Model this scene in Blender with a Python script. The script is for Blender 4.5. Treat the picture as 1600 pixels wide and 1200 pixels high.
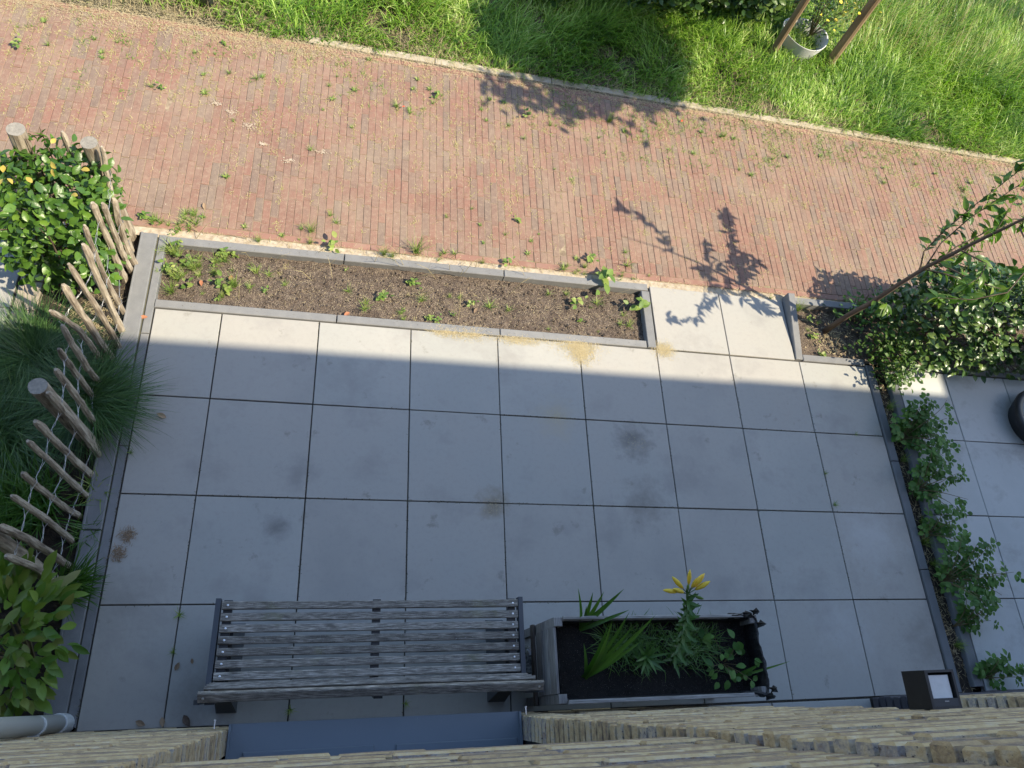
import bpy, math, random
import numpy as np
from mathutils import Vector, Matrix

random.seed(7)
RNG = np.random.default_rng(11)
PI = math.pi
for o in list(bpy.data.objects):
    bpy.data.objects.remove(o)
COL = bpy.context.scene.collection
SC = bpy.context.scene

# ------------------------------------------------------------------ camera
CAM = Vector((1.3165, 0.0032, 4.3227))
R = Matrix(((0.9689343, -0.0647253, -0.2386985),
            (-0.0407713, 0.9101386, -0.4122929),
            (0.2439345, 0.4092168, 0.8792256)))
cd = bpy.data.cameras.new('camera')
cd.sensor_width = 36.0
cd.lens = 1132.81 / 1600 * 36
cd.clip_start = 0.02
cd.clip_end = 200
cam = bpy.data.objects.new('camera', cd)
COL.objects.link(cam)
cam.matrix_world = Matrix.Translation(CAM) @ R.to_4x4()
SC.camera = cam
FPX = 1132.81

def to_px(p):
    c = R.transposed() @ (Vector(p) - CAM)
    if c.z > -0.02:
        return None
    return (800 + FPX * c.x / -c.z, 600 - FPX * c.y / -c.z, -c.z)

def in_frame(p, m=30):
    q = to_px(p)
    return q is not None and -m < q[0] < 1600 + m and -m < q[1] < 1200 + m

# ------------------------------------------------------------------ light
SX, SY = 0.73, -0.385          # horizontal direction to the sun per metre of height
sv = Vector((SX, SY, 1.0)).normalized()
el = math.asin(sv.z)
az = math.atan2(sv.x, sv.y)
w = bpy.data.worlds.new('World')
SC.world = w
w.use_nodes = True
nt = w.node_tree
bg = nt.nodes['Background']
sky = nt.nodes.new('ShaderNodeTexSky')
sky.sky_type = 'NISHITA'
sky.sun_disc = False
sky.sun_elevation = el
sky.sun_rotation = az
sky.air_density = 1.0
sky.dust_density = 0.9
sky.ozone_density = 1.4
nt.links.new(sky.outputs[0], bg.inputs[0])
bg.inputs[1].default_value = 0.15
sd = bpy.data.lights.new('sun', 'SUN')
sd.energy = 3.85
sd.angle = math.radians(0.53)
sd.color = (1.0, 0.875, 0.665)
sun = bpy.data.objects.new('sun', sd)
COL.objects.link(sun)
sun.rotation_euler = sv.to_track_quat('Z', 'Y').to_euler()
SC.view_settings.view_transform = 'Standard'
SC.view_settings.look = 'None'
SC.view_settings.exposure = 1.22
SC.view_settings.gamma = 1.0
SC.view_settings.use_curve_mapping = False

# ------------------------------------------------------------------ materials
def ramp_node(nt, cols, interp='LINEAR'):
    r = nt.nodes.new('ShaderNodeValToRGB')
    r.color_ramp.interpolation = interp
    n = len(cols)
    while len(r.color_ramp.elements) < n:
        r.color_ramp.elements.new(0.5)
    for i, c in enumerate(cols):
        e = r.color_ramp.elements[i]
        e.position = i / max(1, n - 1)
        e.color = (c[0], c[1], c[2], 1)
    return r

def M(nt, op, a, b=None, clamp=False):
    m = nt.nodes.new('ShaderNodeMath')
    m.operation = op
    m.use_clamp = clamp
    for i, x in enumerate((a, b)):
        if x is None:
            continue
        if isinstance(x, (int, float)):
            m.inputs[i].default_value = x
        else:
            nt.links.new(x, m.inputs[i])
    return m.outputs[0]

def noise(nt, scale, coord='pos', detail=4, rough=0.6, stretch=None):
    if coord == 'pos':
        g = nt.nodes.new('ShaderNodeNewGeometry').outputs['Position']
    else:
        g = nt.nodes.new('ShaderNodeTexCoord').outputs['Object']
    if stretch:
        mp = nt.nodes.new('ShaderNodeMapping')
        mp.inputs['Scale'].default_value = stretch
        nt.links.new(g, mp.inputs['Vector'])
        g = mp.outputs[0]
    t = nt.nodes.new('ShaderNodeTexNoise')
    t.inputs['Scale'].default_value = scale
    t.inputs['Detail'].default_value = detail
    t.inputs['Roughness'].default_value = rough
    nt.links.new(g, t.inputs['Vector'])
    return t.outputs['Fac']

def mix(nt, fac, a, b, blend='MIX'):
    m = nt.nodes.new('ShaderNodeMix')
    m.data_type = 'RGBA'
    m.blend_type = blend
    for s, x in ((m.inputs['Factor'], fac), (m.inputs[6], a), (m.inputs[7], b)):
        if isinstance(x, (int, float)):
            s.default_value = x
        elif isinstance(x, tuple):
            s.default_value = (x[0], x[1], x[2], 1)
        else:
            nt.links.new(x, s)
    return m.outputs[2]

def rnd(nt):
    a = nt.nodes.new('ShaderNodeObjectInfo').outputs['Random']
    b = nt.nodes.new('ShaderNodeNewGeometry').outputs['Random Per Island']
    return M(nt, 'FRACT', M(nt, 'ADD', a, b))

def stretchf(nt, f, k):
    return M(nt, 'ADD', M(nt, 'MULTIPLY', M(nt, 'SUBTRACT', f, 0.5), k), 0.5, clamp=True)

def mat(name, cols, rough=0.8, nscale=20, nw=0.5, rw=0.5, contrast=1.8, bump=0.0, bscale=60,
        trans=0.0, spec=0.5, stretch=None, coord='pos', metallic=0.0, extra=None, bdist=0.004, sheen=None):
    m = bpy.data.materials.new(name)
    m.use_nodes = True
    nt = m.node_tree
    p = nt.nodes['Principled BSDF']
    f = None
    n = stretchf(nt, noise(nt, nscale, coord, stretch=stretch), contrast)
    if rw > 0 and nw > 0:
        f = M(nt, 'ADD', M(nt, 'MULTIPLY', n, nw), M(nt, 'MULTIPLY', rnd(nt), rw))
    elif rw > 0:
        f = M(nt, 'MULTIPLY', rnd(nt), rw)
    else:
        f = n
    r = ramp_node(nt, cols)
    nt.links.new(f, r.inputs[0])
    c = r.outputs[0]
    if extra:
        c = extra(nt, c)
    nt.links.new(c, p.inputs['Base Color'])
    p.inputs['Roughness'].default_value = rough
    p.inputs['Specular IOR Level'].default_value = spec
    p.inputs['Metallic'].default_value = metallic
    if bump:
        b = nt.nodes.new('ShaderNodeBump')
        b.inputs['Strength'].default_value = bump
        b.inputs['Distance'].default_value = bdist
        nt.links.new(noise(nt, bscale, coord, detail=6, stretch=stretch), b.inputs['Height'])
        nt.links.new(b.outputs[0], p.inputs['Normal'])
    if trans:
        out = nt.nodes['Material Output']
        t = nt.nodes.new('ShaderNodeBsdfTranslucent')
        tc = mix(nt, 1.0, c, (1.0, 1.25, 0.45), 'MULTIPLY')
        nt.links.new(tc, t.inputs[0])
        ms = nt.nodes.new('ShaderNodeMixShader')
        ms.inputs[0].default_value = trans
        nt.links.new(p.outputs[0], ms.inputs[1])
        nt.links.new(t.outputs[0], ms.inputs[2])
        nt.links.new(ms.outputs[0], out.inputs[0])
    return m

def specks(scale, thr, col, soft=0.03, fine=None):
    def f(nt, c):
        n = noise(nt, scale, detail=3)
        k = M(nt, 'MULTIPLY', M(nt, 'SUBTRACT', n, thr), 1 / soft, clamp=True)
        return mix(nt, k, c, col)
    return f

def spot(x, y, rad, col, amt):
    """an irregular stain lying at one place of the ground"""
    def f(nt, c):
        g = nt.nodes.new('ShaderNodeNewGeometry').outputs['Position']
        v = nt.nodes.new('ShaderNodeVectorMath')
        v.operation = 'DISTANCE'
        nt.links.new(g, v.inputs[0])
        v.inputs[1].default_value = (x, y, 0)
        n = noise(nt, 9, detail=6, rough=0.7)
        d = M(nt, 'ADD', M(nt, 'DIVIDE', v.outputs['Value'], rad), M(nt, 'MULTIPLY', M(nt, 'SUBTRACT', n, 0.5), 2.4))
        k = M(nt, 'MULTIPLY', M(nt, 'SUBTRACT', 1.0, d, True), amt)
        return mix(nt, k, c, col)
    return f

def chain(*fs):
    def f(nt, c):
        for g in fs:
            c = g(nt, c)
        return c
    return f

def blotch(scale, thr, col, amt, soft=0.15):
    def f(nt, c):
        n = noise(nt, scale, detail=5, rough=0.65)
        k = M(nt, 'MULTIPLY', M(nt, 'MULTIPLY', M(nt, 'SUBTRACT', n, thr), 1 / soft, clamp=True), amt)
        return mix(nt, k, c, col)
    return f

MT = {}
MT['tile'] = mat('concrete_tile', [(0.268, 0.264, 0.246), (0.338, 0.326, 0.297), (0.318, 0.320, 0.298), (0.378, 0.366, 0.334)], 0.85, 2.0, 0.45, 0.6, 1.6,
                 bump=0.25, bscale=400, bdist=0.001,
                 extra=chain(specks(900, 0.66, (0.42, 0.41, 0.39), 0.08), specks(700, 0.67, (0.20, 0.20, 0.20), 0.06),
                             blotch(2.3, 0.54, (0.215, 0.205, 0.195), 0.45), blotch(35, 0.5, (0.27, 0.26, 0.245), 0.35, 0.2), blotch(6, 0.63, (0.18, 0.17, 0.145), 0.6, 0.08),
                             specks(60, 0.765, (0.10, 0.10, 0.09), 0.02),
                             spot(3.33, 1.66, .17, (0.13, 0.125, 0.115), .8), spot(3.36, 1.22, .20, (0.15, 0.14, 0.125), .6), spot(2.33, 1.19, .13, (0.20, 0.165, 0.11), .8), spot(2.79, 1.80, .17, (0.36, 0.32, 0.24), .7),
                             spot(5.05, 1.02, .30, (0.42, 0.42, 0.41), .6), spot(4.7, .42, .28, (0.40, 0.40, 0.39), .5), spot(1.05, 1.02, .10, (0.14, 0.135, 0.13), .7), spot(.33, .6, .25, (0.2, 0.19, 0.175), .5), spot(5.3, .3, .25, (0.2, 0.19, 0.17), .6), spot(.75, .12, .2, (0.18, 0.17, 0.155), .6), spot(1.15, 1.35, .13, (0.17, 0.165, 0.16), .5)))
MT['tile2'] = mat('neighbour_concrete_tile', [(0.35, 0.37, 0.365), (0.43, 0.45, 0.445), (0.50, 0.515, 0.51)], 0.85, 2.5, 0.6, 0.4, 1.8,
                  bump=0.25, bscale=400, bdist=0.001,
                  extra=chain(blotch(5, 0.52, (0.27, 0.27, 0.26), 0.55), specks(900, 0.66, (0.5, 0.5, 0.5), 0.08)))
MT['joint'] = mat('joint_sand', [(0.035, 0.033, 0.03), (0.07, 0.063, 0.05)], 0.95, 30, 1, 0)
MT['slab'] = mat('edging_concrete', [(0.145, 0.148, 0.152), (0.185, 0.188, 0.19), (0.235, 0.235, 0.23)], 0.9, 14, 0.6, 0.4, 1.8, bump=0.4, bscale=250, bdist=0.001,
                 extra=chain(specks(500, 0.64, (0.36, 0.36, 0.35), 0.06), blotch(12, 0.62, (0.33, 0.30, 0.25), 0.6)))
MT['slabdark'] = mat('dark_edging_concrete', [(0.10, 0.11, 0.12), (0.15, 0.16, 0.17)], 0.85, 14, 0.6, 0.4, 1.6, bump=0.4, bscale=250, bdist=0.001)
MT['brick'] = mat('clinker_paver', [(0.170, 0.094, 0.070), (0.200, 0.107, 0.079), (0.222, 0.117, 0.086), (0.198, 0.112, 0.084), (0.172, 0.118, 0.092), (0.160, 0.124, 0.099)],
                  0.92, 1.6, 0.25, 0.78, 2.0, bump=0.35, bscale=260, bdist=0.0012,
                  extra=chain(blotch(1.9, 0.42, (0.255, 0.195, 0.142), 0.62, 0.25), blotch(30, 0.48, (0.30, 0.225, 0.16), 0.45, 0.2), blotch(18, 0.54, (0.13, 0.09, 0.068), 0.45, 0.15), specks(260, 0.60, (0.40, 0.33, 0.25), 0.12), specks(75, 0.67, (0.46, 0.40, 0.30), 0.06),
                              specks(450, 0.64, (0.12, 0.08, 0.06), 0.06)))
MT['brickred'] = mat('border_paver', [(0.21, 0.115, 0.085), (0.26, 0.14, 0.105), (0.21, 0.135, 0.105)], 0.9, 8, 0.3, 0.7, 2.0, bump=0.3, bscale=260, bdist=0.001,
                     extra=chain(blotch(8, 0.5, (0.36, 0.29, 0.21), 0.4, 0.25)))
MT['roadsand'] = mat('road_joint_sand', [(0.12, 0.085, 0.06), (0.23, 0.175, 0.12), (0.36, 0.29, 0.20)], 0.95, 25, 1, 0, 2.2,
                     extra=blotch(9, 0.52, (0.16, 0.18, 0.06), 0.5))
MT['sand'] = mat('pale_sand_band', [(0.26, 0.20, 0.14), (0.38, 0.32, 0.24), (0.47, 0.41, 0.32)], 0.95, 30, 1, 0, 2.4, bump=0.6, bscale=160)
MT['chalk'] = mat('chalky_deposit', [(0.26, 0.18, 0.13), (0.33, 0.26, 0.19), (0.43, 0.37, 0.29)], 0.95, 60, 1, 0, 3.0)
MT['sideslab'] = mat('side_edging_concrete', [(0.12, 0.125, 0.13), (0.165, 0.17, 0.175), (0.21, 0.213, 0.215)], 0.9, 14, 0.6, 0.4, 1.8, bump=0.4, bscale=250, bdist=0.001,
                 extra=chain(specks(500, 0.64, (0.30, 0.30, 0.29), 0.06), blotch(12, 0.62, (0.28, 0.25, 0.21), 0.5)))
MT['farkerb'] = mat('pale_kerb_concrete', [(0.27, 0.23, 0.17), (0.37, 0.33, 0.26), (0.46, 0.42, 0.34)], 0.95, 12, 0.8, 0.2, 2.2, bump=0.5, bscale=150,
                    extra=blotch(10, 0.5, (0.33, 0.27, 0.16), 0.6, 0.2))
MT['soil'] = mat('dry_soil', [(0.05, 0.036, 0.027), (0.095, 0.070, 0.053), (0.155, 0.118, 0.09)], 0.95, 26, 1, 0, 2.4, bump=1.0, bscale=90, bdist=0.02,
                 extra=chain(specks(150, 0.575, (0.28, 0.22, 0.155), 0.04), specks(120, 0.66, (0.50, 0.42, 0.30), 0.02), specks(300, 0.62, (0.50, 0.43, 0.33), 0.03), blotch(7, 0.5, (0.05, 0.034, 0.028), 0.5)))
MT['darksoil'] = mat('potting_soil', [(0.003, 0.003, 0.003), (0.008, 0.007, 0.006), (0.014, 0.012, 0.010)], 0.95, 60, 1, 0, 2.4, bump=1.0, bscale=120, bdist=0.02,
                     extra=specks(240, 0.68, (0.35, 0.32, 0.27), 0.02))
MT['bedsoil'] = mat('bed_soil', [(0.02, 0.016, 0.012), (0.045, 0.035, 0.026), (0.08, 0.06, 0.04)], 0.95, 30, 1, 0, 2.2, bump=1.0, bscale=90, bdist=0.02)
MT['earth'] = mat('verge_earth', [(0.03, 0.03, 0.014), (0.07, 0.06, 0.032), (0.17, 0.13, 0.08)], 0.95, 5, 1, 0, 2.4, bump=1, bscale=60, bdist=0.02)
MT['grass'] = mat('verge_grass', [(0.020, 0.060, 0.008), (0.065, 0.155, 0.015), (0.155, 0.30, 0.028), (0.28, 0.44, 0.06), (0.56, 0.64, 0.24)], 0.38, 1.3, 0.5, 0.62, 2.8, trans=0.30, spec=0.35)
MT['grassdry'] = mat('dry_grass', [(0.30, 0.25, 0.12), (0.42, 0.35, 0.19), (0.52, 0.46, 0.28)], 0.7, 20, 0.4, 0.6, trans=0.2)
MT['straw'] = mat('straw', [(0.36, 0.28, 0.15), (0.50, 0.41, 0.24), (0.60, 0.52, 0.34)], 0.7, 40, 0.3, 0.7, trans=0.15)
MT['weed'] = mat('weed_leaf', [(0.07, 0.145, 0.022), (0.14, 0.23, 0.04), (0.24, 0.32, 0.07), (0.38, 0.40, 0.13)], 0.5, 30, 0.2, 0.8, trans=0.3)
MT['weeddry'] = mat('dry_weed', [(0.26, 0.27, 0.07), (0.38, 0.34, 0.13), (0.46, 0.38, 0.20), (0.52, 0.43, 0.27)], 0.7, 30, 0.2, 0.8, trans=0.2)
MT['sedge'] = mat('sedge_blade', [(0.02, 0.055, 0.016), (0.045, 0.105, 0.028), (0.075, 0.155, 0.04), (0.14, 0.21, 0.075)], 0.38, 10, 0.3, 0.7, trans=0.25)
MT['strap'] = mat('strap_leaf', [(0.035, 0.10, 0.015), (0.065, 0.155, 0.02), (0.10, 0.20, 0.03)], 0.4, 10, 0.3, 0.7, trans=0.3)
MT['hedge'] = mat('hedge_leaf', [(0.028, 0.075, 0.014), (0.048, 0.115, 0.018), (0.07, 0.15, 0.022), (0.10, 0.20, 0.028), (0.17, 0.28, 0.036)], 0.33, 12, 0.3, 0.72, trans=0.25, bump=0.3, bscale=120)
MT['hedgey'] = mat('yellowed_leaf', [(0.45, 0.36, 0.06), (0.55, 0.42, 0.10)], 0.5, 12, 0.3, 0.7, trans=0.3)
MT['laurel'] = mat('laurel_leaf', [(0.06, 0.14, 0.018), (0.095, 0.19, 0.024), (0.14, 0.23, 0.03), (0.17, 0.24, 0.04), (0.18, 0.16, 0.055)], 0.4, 12, 0.15, 0.85, trans=0.25, bump=0.25, bscale=100)
MT['shrub'] = mat('glossy_shrub_leaf', [(0.016, 0.048, 0.014), (0.03, 0.075, 0.02), (0.055, 0.115, 0.028), (0.10, 0.165, 0.04), (0.18, 0.25, 0.06)], 0.32, 6, 0.35, 0.65, trans=0.15, bump=0.5, bscale=70)
MT['shrub2'] = mat('low_shrub_leaf', [(0.03, 0.075, 0.012), (0.055, 0.12, 0.02), (0.09, 0.165, 0.03), (0.15, 0.23, 0.05)], 0.42, 8, 0.3, 0.7, trans=0.3)
MT['rose'] = mat('rose_leaf', [(0.032, 0.10, 0.018), (0.065, 0.16, 0.026), (0.12, 0.24, 0.04)], 0.6, 8, 0.3, 0.7, trans=0.3)
MT['tree'] = mat('sapling_leaf', [(0.035, 0.095, 0.016), (0.07, 0.155, 0.022), (0.14, 0.24, 0.034), (0.23, 0.31, 0.05)], 0.38, 10, 0.3, 0.7, trans=0.35)
MT['twig'] = mat('green_twig', [(0.09, 0.09, 0.03), (0.16, 0.11, 0.06)], 0.7, 30, 0.6, 0.4)
MT['bark'] = mat('tree_bark', [(0.045, 0.03, 0.022), (0.10, 0.068, 0.048), (0.16, 0.12, 0.09)], 0.85, 30, 0.9, 0.1, 2.0, bump=0.8, bscale=90, bdist=0.004, stretch=(1, 1, 0.25))
MT['stake'] = mat('chestnut_pale', [(0.09, 0.07, 0.052), (0.22, 0.18, 0.135), (0.36, 0.31, 0.24), (0.50, 0.44, 0.34)], 0.85, 34, 0.85, 0.2, 2.6,
                  bump=0.9, bscale=55, bdist=0.006, stretch=(1.6, 1.6, 0.22), extra=specks(70, 0.69, (0.06, 0.045, 0.03), 0.05))
MT['postend'] = mat('sawn_post_end', [(0.17, 0.16, 0.14), (0.30, 0.28, 0.24)], 0.9, 60, 0.8, 0.2, 2.4, bump=0.6, bscale=120)
MT['wire'] = mat('galvanised_wire', [(0.30, 0.30, 0.30), (0.42, 0.42, 0.42)], 0.5, 40, 1, 0, metallic=0.7)
MT['bench'] = mat('weathered_bench_wood', [(0.065, 0.058, 0.048), (0.13, 0.118, 0.10), (0.265, 0.245, 0.21), (0.47, 0.445, 0.40)], 0.85, 22, 0.74, 0.28, 3.0,
                  bump=0.8, bscale=10, bdist=0.004, stretch=(0.8, 10, 10), extra=chain(blotch(9, 0.50, (0.05, 0.047, 0.045), 0.5, 0.2), blotch(5, 0.60, (0.15, 0.15, 0.07), 0.4, 0.1), specks(220, 0.62, (0.36, 0.36, 0.35), 0.1)))
MT['boxwood'] = mat('weathered_box_wood', [(0.10, 0.095, 0.09), (0.19, 0.185, 0.18), (0.32, 0.315, 0.30)], 0.85, 10, 0.8, 0.2, 2.4, bump=0.7, bscale=10, bdist=0.004, stretch=(12, 1.0, 12))
MT['boxwoodx'] = mat('weathered_box_rail', [(0.13, 0.125, 0.12), (0.24, 0.235, 0.225), (0.40, 0.395, 0.38)], 0.85, 10, 0.8, 0.2, 2.4, bump=0.7, bscale=10, bdist=0.004, stretch=(1.0, 12, 12))
MT['boxdark'] = mat('stained_box_wood', [(0.05, 0.04, 0.033), (0.10, 0.08, 0.065)], 0.8, 10, 0.8, 0.2, 2.0, stretch=(12, 1, 12))
MT['steel'] = mat('dark_blue_grey_steel', [(0.035, 0.042, 0.052), (0.05, 0.058, 0.07)], 0.5, 10, 1, 0, 1.2)
MT['screw'] = mat('bright_screw', [(0.6, 0.6, 0.6), (0.75, 0.75, 0.75)], 0.3, 10, 1, 0, metallic=0.8)
MT['liner'] = mat('black_liner', [(0.006, 0.006, 0.007), (0.014, 0.014, 0.016)], 0.5, 20, 1, 0, bump=0.8, bscale=40, bdist=0.01)
MT['frame'] = mat('anthracite_aluminium', [(0.125, 0.160, 0.195), (0.140, 0.176, 0.212)], 0.45, 4, 1, 0, 1.2, extra=specks(120, 0.755, (0.4, 0.42, 0.45), 0.02))
MT['lampblack'] = mat('black_lamp_metal', [(0.010, 0.010, 0.011), (0.016, 0.016, 0.017)], 0.5, 30, 1, 0, extra=specks(100, 0.70, (0.06, 0.06, 0.055), 0.05))
MT['lampface'] = mat('dusty_lamp_metal', [(0.022, 0.024, 0.028), (0.034, 0.036, 0.040)], 0.5, 30, 1, 0, 2.0, extra=specks(190, 0.74, (0.5, 0.5, 0.5), 0.02))
MT['diffuser'] = mat('frosted_diffuser', [(0.50, 0.51, 0.50), (0.68, 0.69, 0.68)], 0.25, 22, 1, 0, 1.6, extra=specks(60, 0.68, (0.30, 0.31, 0.31), 0.06))
MT['pvc'] = mat('grey_pvc', [(0.52, 0.55, 0.56), (0.60, 0.63, 0.64)], 0.4, 6, 1, 0, 1.4, extra=specks(60, 0.72, (0.25, 0.26, 0.26), 0.05))
MT['wallbrick'] = mat('yellow_house_brick', [(0.16, 0.14, 0.13), (0.32, 0.235, 0.14), (0.46, 0.35, 0.20), (0.50, 0.42, 0.30), (0.30, 0.275, 0.265), (0.26, 0.165, 0.09)],
                      0.9, 45, 0.45, 0.6, 2.8, bump=0.9, bscale=110, bdist=0.005, extra=chain(specks(90, 0.62, (0.10, 0.085, 0.075), 0.08), specks(60, 0.66, (0.50, 0.45, 0.36), 0.08)))
MT['brickarris'] = mat('skylit_brick_edge', [(0.20, 0.155, 0.11), (0.36, 0.27, 0.155), (0.47, 0.37, 0.21), (0.50, 0.43, 0.30)], 0.9, 40, 0.6, 0.5, 2.4, bump=0.8, bscale=110, bdist=0.004)  # paler cream imitates skylight on the brick edges, painted into the colour
MT['brickface'] = mat('house_brick_face', [(0.09, 0.078, 0.07), (0.18, 0.15, 0.125), (0.26, 0.205, 0.15), (0.33, 0.25, 0.155), (0.22, 0.195, 0.185)], 0.92, 30, 0.5, 0.55, 2.6, bump=0.9, bscale=110, bdist=0.005,  # greyer front tone; dimmer light on upright faces put into the colour
                      extra=chain(specks(120, 0.60, (0.40, 0.37, 0.33), 0.08), specks(90, 0.62, (0.07, 0.06, 0.06), 0.08)))
MT['plinthbrick'] = mat('dark_plinth_brick', [(0.035, 0.035, 0.045), (0.07, 0.065, 0.075)], 0.7, 30, 0.4, 0.6, bump=0.6, bscale=110)
MT['mortar'] = mat('dark_mortar', [(0.012, 0.014, 0.017), (0.03, 0.033, 0.037)], 0.95, 60, 1, 0, 2.0, bump=0.8, bscale=150)
MT['pot'] = mat('black_plastic_pot', [(0.012, 0.012, 0.014), (0.02, 0.02, 0.022)], 0.45, 10, 1, 0)
MT['potfill'] = mat('grey_pot_fill', [(0.14, 0.16, 0.18), (0.22, 0.25, 0.27)], 0.6, 8, 1, 0)
MT['tub'] = mat('pale_grey_tub', [(0.50, 0.51, 0.51), (0.62, 0.63, 0.63)], 0.5, 6, 1, 0, 1.6)
MT['treestake'] = mat('round_tree_stake_wood', [(0.14, 0.095, 0.05), (0.25, 0.175, 0.10), (0.36, 0.27, 0.165)], 0.8, 14, 0.8, 0.2, 2.2, bump=0.5, bscale=40, stretch=(1, 1, 0.15))
MT['lilybud'] = mat('yellow_lily_bud', [(0.60, 0.47, 0.03), (0.78, 0.58, 0.05), (0.80, 0.42, 0.05)], 0.45, 50, 0.6, 0.4, 2.0, trans=0.2)
MT['lilygreen'] = mat('lily_leaf', [(0.035, 0.095, 0.02), (0.065, 0.15, 0.03)], 0.4, 20, 0.4, 0.6, trans=0.25)
MT['yellow'] = mat('yellow_petal', [(0.80, 0.62, 0.04), (0.85, 0.70, 0.10)], 0.5, 20, 0.5, 0.5, trans=0.3)
MT['redpetal'] = mat('orange_red_petal', [(0.55, 0.05, 0.02), (0.65, 0.12, 0.03)], 0.5, 20, 0.5, 0.5)
MT['deadleaf'] = mat('dead_leaf', [(0.13, 0.085, 0.05), (0.24, 0.165, 0.10), (0.36, 0.25, 0.15)], 0.7, 30, 0.3, 0.7, bump=0.5)
MT['redleaf'] = mat('rusty_leaf', [(0.28, 0.10, 0.05), (0.38, 0.17, 0.08)], 0.7, 30, 0.3, 0.7)
MT['bag'] = mat('woven_bag', [(0.015, 0.018, 0.018), (0.17, 0.18, 0.17)], 0.8, 75, 1, 0, 4.5, bump=0.6, bscale=60)
MT['silver'] = mat('silver_foil', [(0.55, 0.57, 0.6), (0.75, 0.77, 0.8)], 0.35, 30, 1, 0, 2.0, bump=1, bscale=25, metallic=0.4)
MT['glass'] = mat('window_glass', [(0.02, 0.024, 0.028), (0.025, 0.03, 0.034)], 0.06, 2, 1, 0, spec=0.9)
MT['bollard'] = mat('dark_grey_post', [(0.05, 0.055, 0.065), (0.12, 0.125, 0.14)], 0.5, 30, 1, 0, 2.0)
MT['render'] = mat('roof_felt', [(0.12, 0.12, 0.12), (0.16, 0.16, 0.16)], 0.9, 5, 1, 0)
MT['jointmoss'] = mat('joint_moss', [(0.05, 0.05, 0.035), (0.09, 0.085, 0.05), (0.16, 0.14, 0.09)], 0.9, 40, 0.5, 0.5)
MT['moss'] = mat('moss', [(0.06, 0.10, 0.02), (0.14, 0.18, 0.05)], 0.9, 60, 0.7, 0.3)

# ------------------------------------------------------------------ mesh helpers
class G:
    """collects polygons, links them as one mesh object"""
    def __init__(s):
        s.v = []
        s.f = []
        s.mi = []
    def add(s, vs, fs, mi=0):
        b = len(s.v)
        s.v.extend([tuple(x) for x in vs])
        s.f.extend([tuple(b + i for i in f) for f in fs])
        s.mi.extend([mi] * len(fs))
    def box(s, x0, x1, y0, y1, z0, z1, ch=0.0, mi=0, jit=0.0):
        """box with its top edges chamfered by ch"""
        J = lambda: random.uniform(-jit, jit)
        if ch <= 0:
            vs = [(x0, y0, z0), (x1, y0, z0), (x1, y1, z0), (x0, y1, z0), (x0, y0, z1), (x1, y0, z1), (x1, y1, z1), (x0, y1, z1)]
            vs = [(a + J(), b + J(), c + J()) for a, b, c in vs]
            s.add(vs, [(0, 3, 2, 1), (4, 5, 6, 7), (0, 1, 5, 4), (1, 2, 6, 5), (2, 3, 7, 6), (3, 0, 4, 7)], mi)
        else:
            vs = [(x0, y0, z0), (x1, y0, z0), (x1, y1, z0), (x0, y1, z0),
                  (x0, y0, z1 - ch), (x1, y0, z1 - ch), (x1, y1, z1 - ch), (x0, y1, z1 - ch),
                  (x0 + ch, y0 + ch, z1), (x1 - ch, y0 + ch, z1), (x1 - ch, y1 - ch, z1), (x0 + ch, y1 - ch, z1)]
            vs = [(a + J(), b + J(), c + J()) for a, b, c in vs]
            s.add(vs, [(0, 3, 2, 1), (0, 1, 5, 4), (1, 2, 6, 5), (2, 3, 7, 6), (3, 0, 4, 7),
                       (4, 5, 9, 8), (5, 6, 10, 9), (6, 7, 11, 10), (7, 4, 8, 11), (8, 9, 10, 11)], mi)
    def tube(s, pts, rad, n=8, cap=True, mi=0, capmi=None, wob=0.0):
        P = [Vector(p) for p in pts]
        if isinstance(rad, (int, float)):
            rad = [rad] * len(P)
        up = Vector((0.31, 0.95, 0.1))
        vs = []
        for i, p in enumerate(P):
            d = (P[min(i + 1, len(P) - 1)] - P[max(i - 1, 0)])
            if d.length < 1e-9:
                d = Vector((0, 0, 1))
            d.normalize()
            a = d.cross(up)
            if a.length < 0.05:
                a = d.cross(Vector((1, 0, 0)))
            a.normalize()
            b = d.cross(a)
            for k in range(n):
                t = 2 * PI * k / n
                r = rad[i] * (1 + (random.uniform(-wob, wob) if wob else 0))
                vs.append(p + (a * math.cos(t) + b * math.sin(t)) * r)
        fs = []
        for i in range(len(P) - 1):
            for k in range(n):
                k2 = (k + 1) % n
                fs.append((i * n + k, i * n + k2, (i + 1) * n + k2, (i + 1) * n + k))
        s.add(vs, fs, mi)
        if cap:
            b = len(s.v) - len(vs)
            s.f.append(tuple(b + k for k in range(n))[::-1])
            s.mi.append(mi)
            s.f.append(tuple(b + (len(P) - 1) * n + k for k in range(n)))
            s.mi.append(mi if capmi is None else capmi)
    def mesh(s, name, mats, smooth=False):
        me = bpy.data.meshes.new(name)
        me.from_pydata(s.v, [], s.f)
        for m in (mats if isinstance(mats, (list, tuple)) else [mats]):
            me.materials.append(m)
        if any(s.mi):
            me.polygons.foreach_set('material_index', s.mi)
        if smooth:
            me.polygons.foreach_set('use_smooth', [True] * len(me.polygons))
        me.update()
        return me
    def obj(s, name, mats, parent=None, smooth=False, loc=None):
        return link(name, s.mesh(name, mats, smooth), parent, loc)

def link(name, data, parent=None, loc=None):
    o = bpy.data.objects.new(name, data)
    COL.objects.link(o)
    if parent is not None:
        o.parent = parent
    if loc is not None:
        o.location = loc
    return o

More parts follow.
